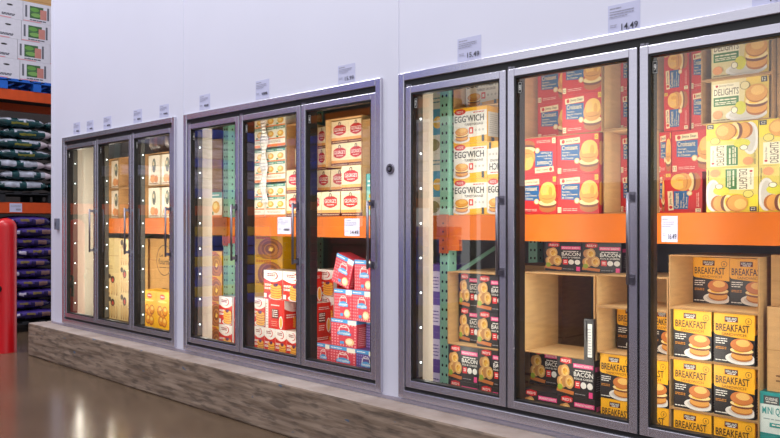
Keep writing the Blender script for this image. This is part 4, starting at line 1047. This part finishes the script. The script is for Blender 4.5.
# purple sacks on the floor level
pallet('dark_pallet', XR - 1.02, XR - .0, .2, 1.58, 0, dark_w, 'dark pallet on the floor under the purple sacks')
pu, pu2, lb, face = mat('purple_sack_film', (38, 27, 76), rough=.25, var=.5, scale=12), mat('violet_sack_print', (66, 46, 126), rough=.3, var=.3), mat('sack_label_white', (186, 176, 196), rough=.4), mat('sack_tan_print', (120, 88, 84), rough=.4, var=.3)
go = mat('sack_gold_print', (120, 100, 50), rough=.4, var=.3)
for i in range(10):
    for k in range(2):
        def pick(u, v, z_, i=i, k=k):
            if v > -.2: return 0
            if .06 < u < .2 and .4 < z_ < .68: return 2
            if .3 < u < .5 and .52 < z_ < .64: return 4
            if .62 < u < .8 and .3 < z_ < .75: return 3
            if z_ > .68 or .24 < u < .56 and z_ > .4: return 1
            return 0
        top = i == 9
        me = sack('purple_sack_%d_%d' % (i, k), .62, .46, .132 if not top else .15, [pu, pu2, lb, face, go], pick, 40 + i * 2 + k)
        o = bpy.data.objects.new('purple_sack', me); COL.objects.link(o); o.location = (XR - .22 - (.03 if i % 3 == 1 else 0), (.58, .5, .66, .54)[i % 4] + k * .626, .145 + .08 + i * .1385); o.rotation_euler = (math.radians(0), 0, math.radians(90))
        tag(o, 'purple plastic sack on the floor pile behind the red bollard, ' + ('lowest', 'second', 'third', 'fourth', 'fifth', 'sixth', 'seventh', 'eighth', 'ninth', 'top')[i] + ' layer, ' + ('left', 'right')[k], 'sack', 'purple sacks')

# ================================================================== ACROSS THE AISLE (seen in the door glass)
ar = empty('aisle_rack', (-11, -5.6, 0), 'orange beamed rack across the aisle, reflected in the cooler glass', 'pallet rack')
A0 = (11, 5.6, 0)
for xx in (-13.1, -10.5, -7.9):
    m = MB(); m.box(xx, xx + .08, -5.68, -5.6, 0, 5, mat('dark_green_upright', (40, 70, 66))); m.box(xx, xx + .08, -6.7, -6.62, 0, 5, m.mats[0]); m.build('upright', ar, A0)
for xx in (-13.1, -10.5):
    for zz in (1.72, 3.3):
        m = MB(); m.box(xx + .08, xx + 2.6, -5.66, -5.61, zz, zz + .13, orange); m.box(xx + .08, xx + 2.6, -6.68, -6.63, zz, zz + .13, orange); m.box(xx + .08, xx + 2.6, -6.63, -5.66, zz + .1, zz + .128, dark_w); m.build('beam', ar, A0)
bl_s = mat('blue_bag_film', (56, 84, 216), rough=.35, var=.55, scale=5); bl_w = mat('stretch_wrapped_goods', (190, 186, 214), rough=.3, var=.5, scale=4, stretch=(1, 1, 5)); mr = mat('maroon_goods', (150, 40, 56), rough=.5, var=.4, scale=4)
for i, xx in enumerate((-13.0, -10.4)):
    for k in range(2):
        for lv, (zb, hh) in enumerate(((.0, 1.4), (1.85, 1.2), (3.43, 1.1))):
            m = MB(); w_ = 1.1; mm = (bl_s, bl_s, bl_w)[(lv + i) % 3] if lv else (bl_s, mr)[(i + k) % 2]
            m.box(0, w_, -.95, 0, 0, .12, dark_w)
            nl = int(hh / .16)
            for q in range(nl): m.box(.0 + .02 * (q % 2), w_ - .02 * ((q + 1) % 2), -.94, -.02 * ((q * 7) % 3), .12 + q * .16, .12 + q * .16 + .152, mm)
            m.build('pallet_load', None, (xx + .0 + k * 1.22, -5.70, zb + .0005), bevel=.02)
            pass
yb_ = mat('yellow_bag_film', (230, 190, 50), rough=.4, var=.3, scale=5)
dk_g = mat('dull_brown_goods', (86, 66, 60), rough=.5, var=.4, scale=4)
for k, (y0, wl_) in enumerate(((-4.5, 1.74), (-2.74, .94))):
    for zb, hh, ms_ in (((0, 1.38, (bl_s, yb_, bl_s)), (1.728, 1.2, (bl_s, bl_w, bl_w)), (3.213, 1.2, (bl_w, mr, bl_w))), ((0, 1.38, (dk_g,) * 3), (1.728, 1.2, (bl_w, dk_g, dk_g)), (3.213, 1.2, (dk_g, dk_g, bl_w))))[k]:
        m = MB(); m.box(-1.0, 0, 0, wl_, 0, .12, dark_w)
        for q in range(int(hh / .16)): m.box(-.99, -.02 * ((q * 7) % 3), .02 * (q % 2), wl_ - .02 * ((q + 1) % 2), .12 + q * .16, .12 + q * .16 + .152, ms_[(q + k) % 3])
        m.build('pallet_load', None, (XR - .04, y0, zb + .0005), bevel=.02)
for i, o in enumerate([o for o in bpy.data.objects if o.name.startswith('pallet_load')]):
    tag(o, 'layered pallet of bagged goods outside the frame, seen only reflected in the glass', 'pallet of goods', 'pallet loads outside the frame')
m = MB(); m.box(-7.2, 3.5, -7.0, -6.0, 0, 2.0, mat('shelf_backs', (128, 122, 138), rough=.7, var=.25, scale=3)); structure(m, 'wall_aisle')

# ================================================================== LIGHT
wd = bpy.data.worlds.new('world'); SC.world = wd; wd.use_nodes = True
bg = wd.node_tree.nodes['Background']; bg.inputs['Color'].default_value = (.92, .945, 1.0, 1); bg.inputs['Strength'].default_value = 1.1
for i, (xx, yy) in enumerate(((-9.5, -2.6), (-5, -2.6), (-.5, -2.6), (-11, -4.2))):
    area('added_overhead_lamp', (xx, yy, 7.2), (0, 0, 0), 2.4, .5, 130, (.94, .95, 1.0))  # unseen lamps, added for floor sheen and to brighten the aisle rack
SC.view_settings.view_transform = 'Standard'; SC.view_settings.look = 'None'
SC.view_settings.exposure = 0.0; SC.view_settings.gamma = 1.0; SC.view_settings.use_curve_mapping = False
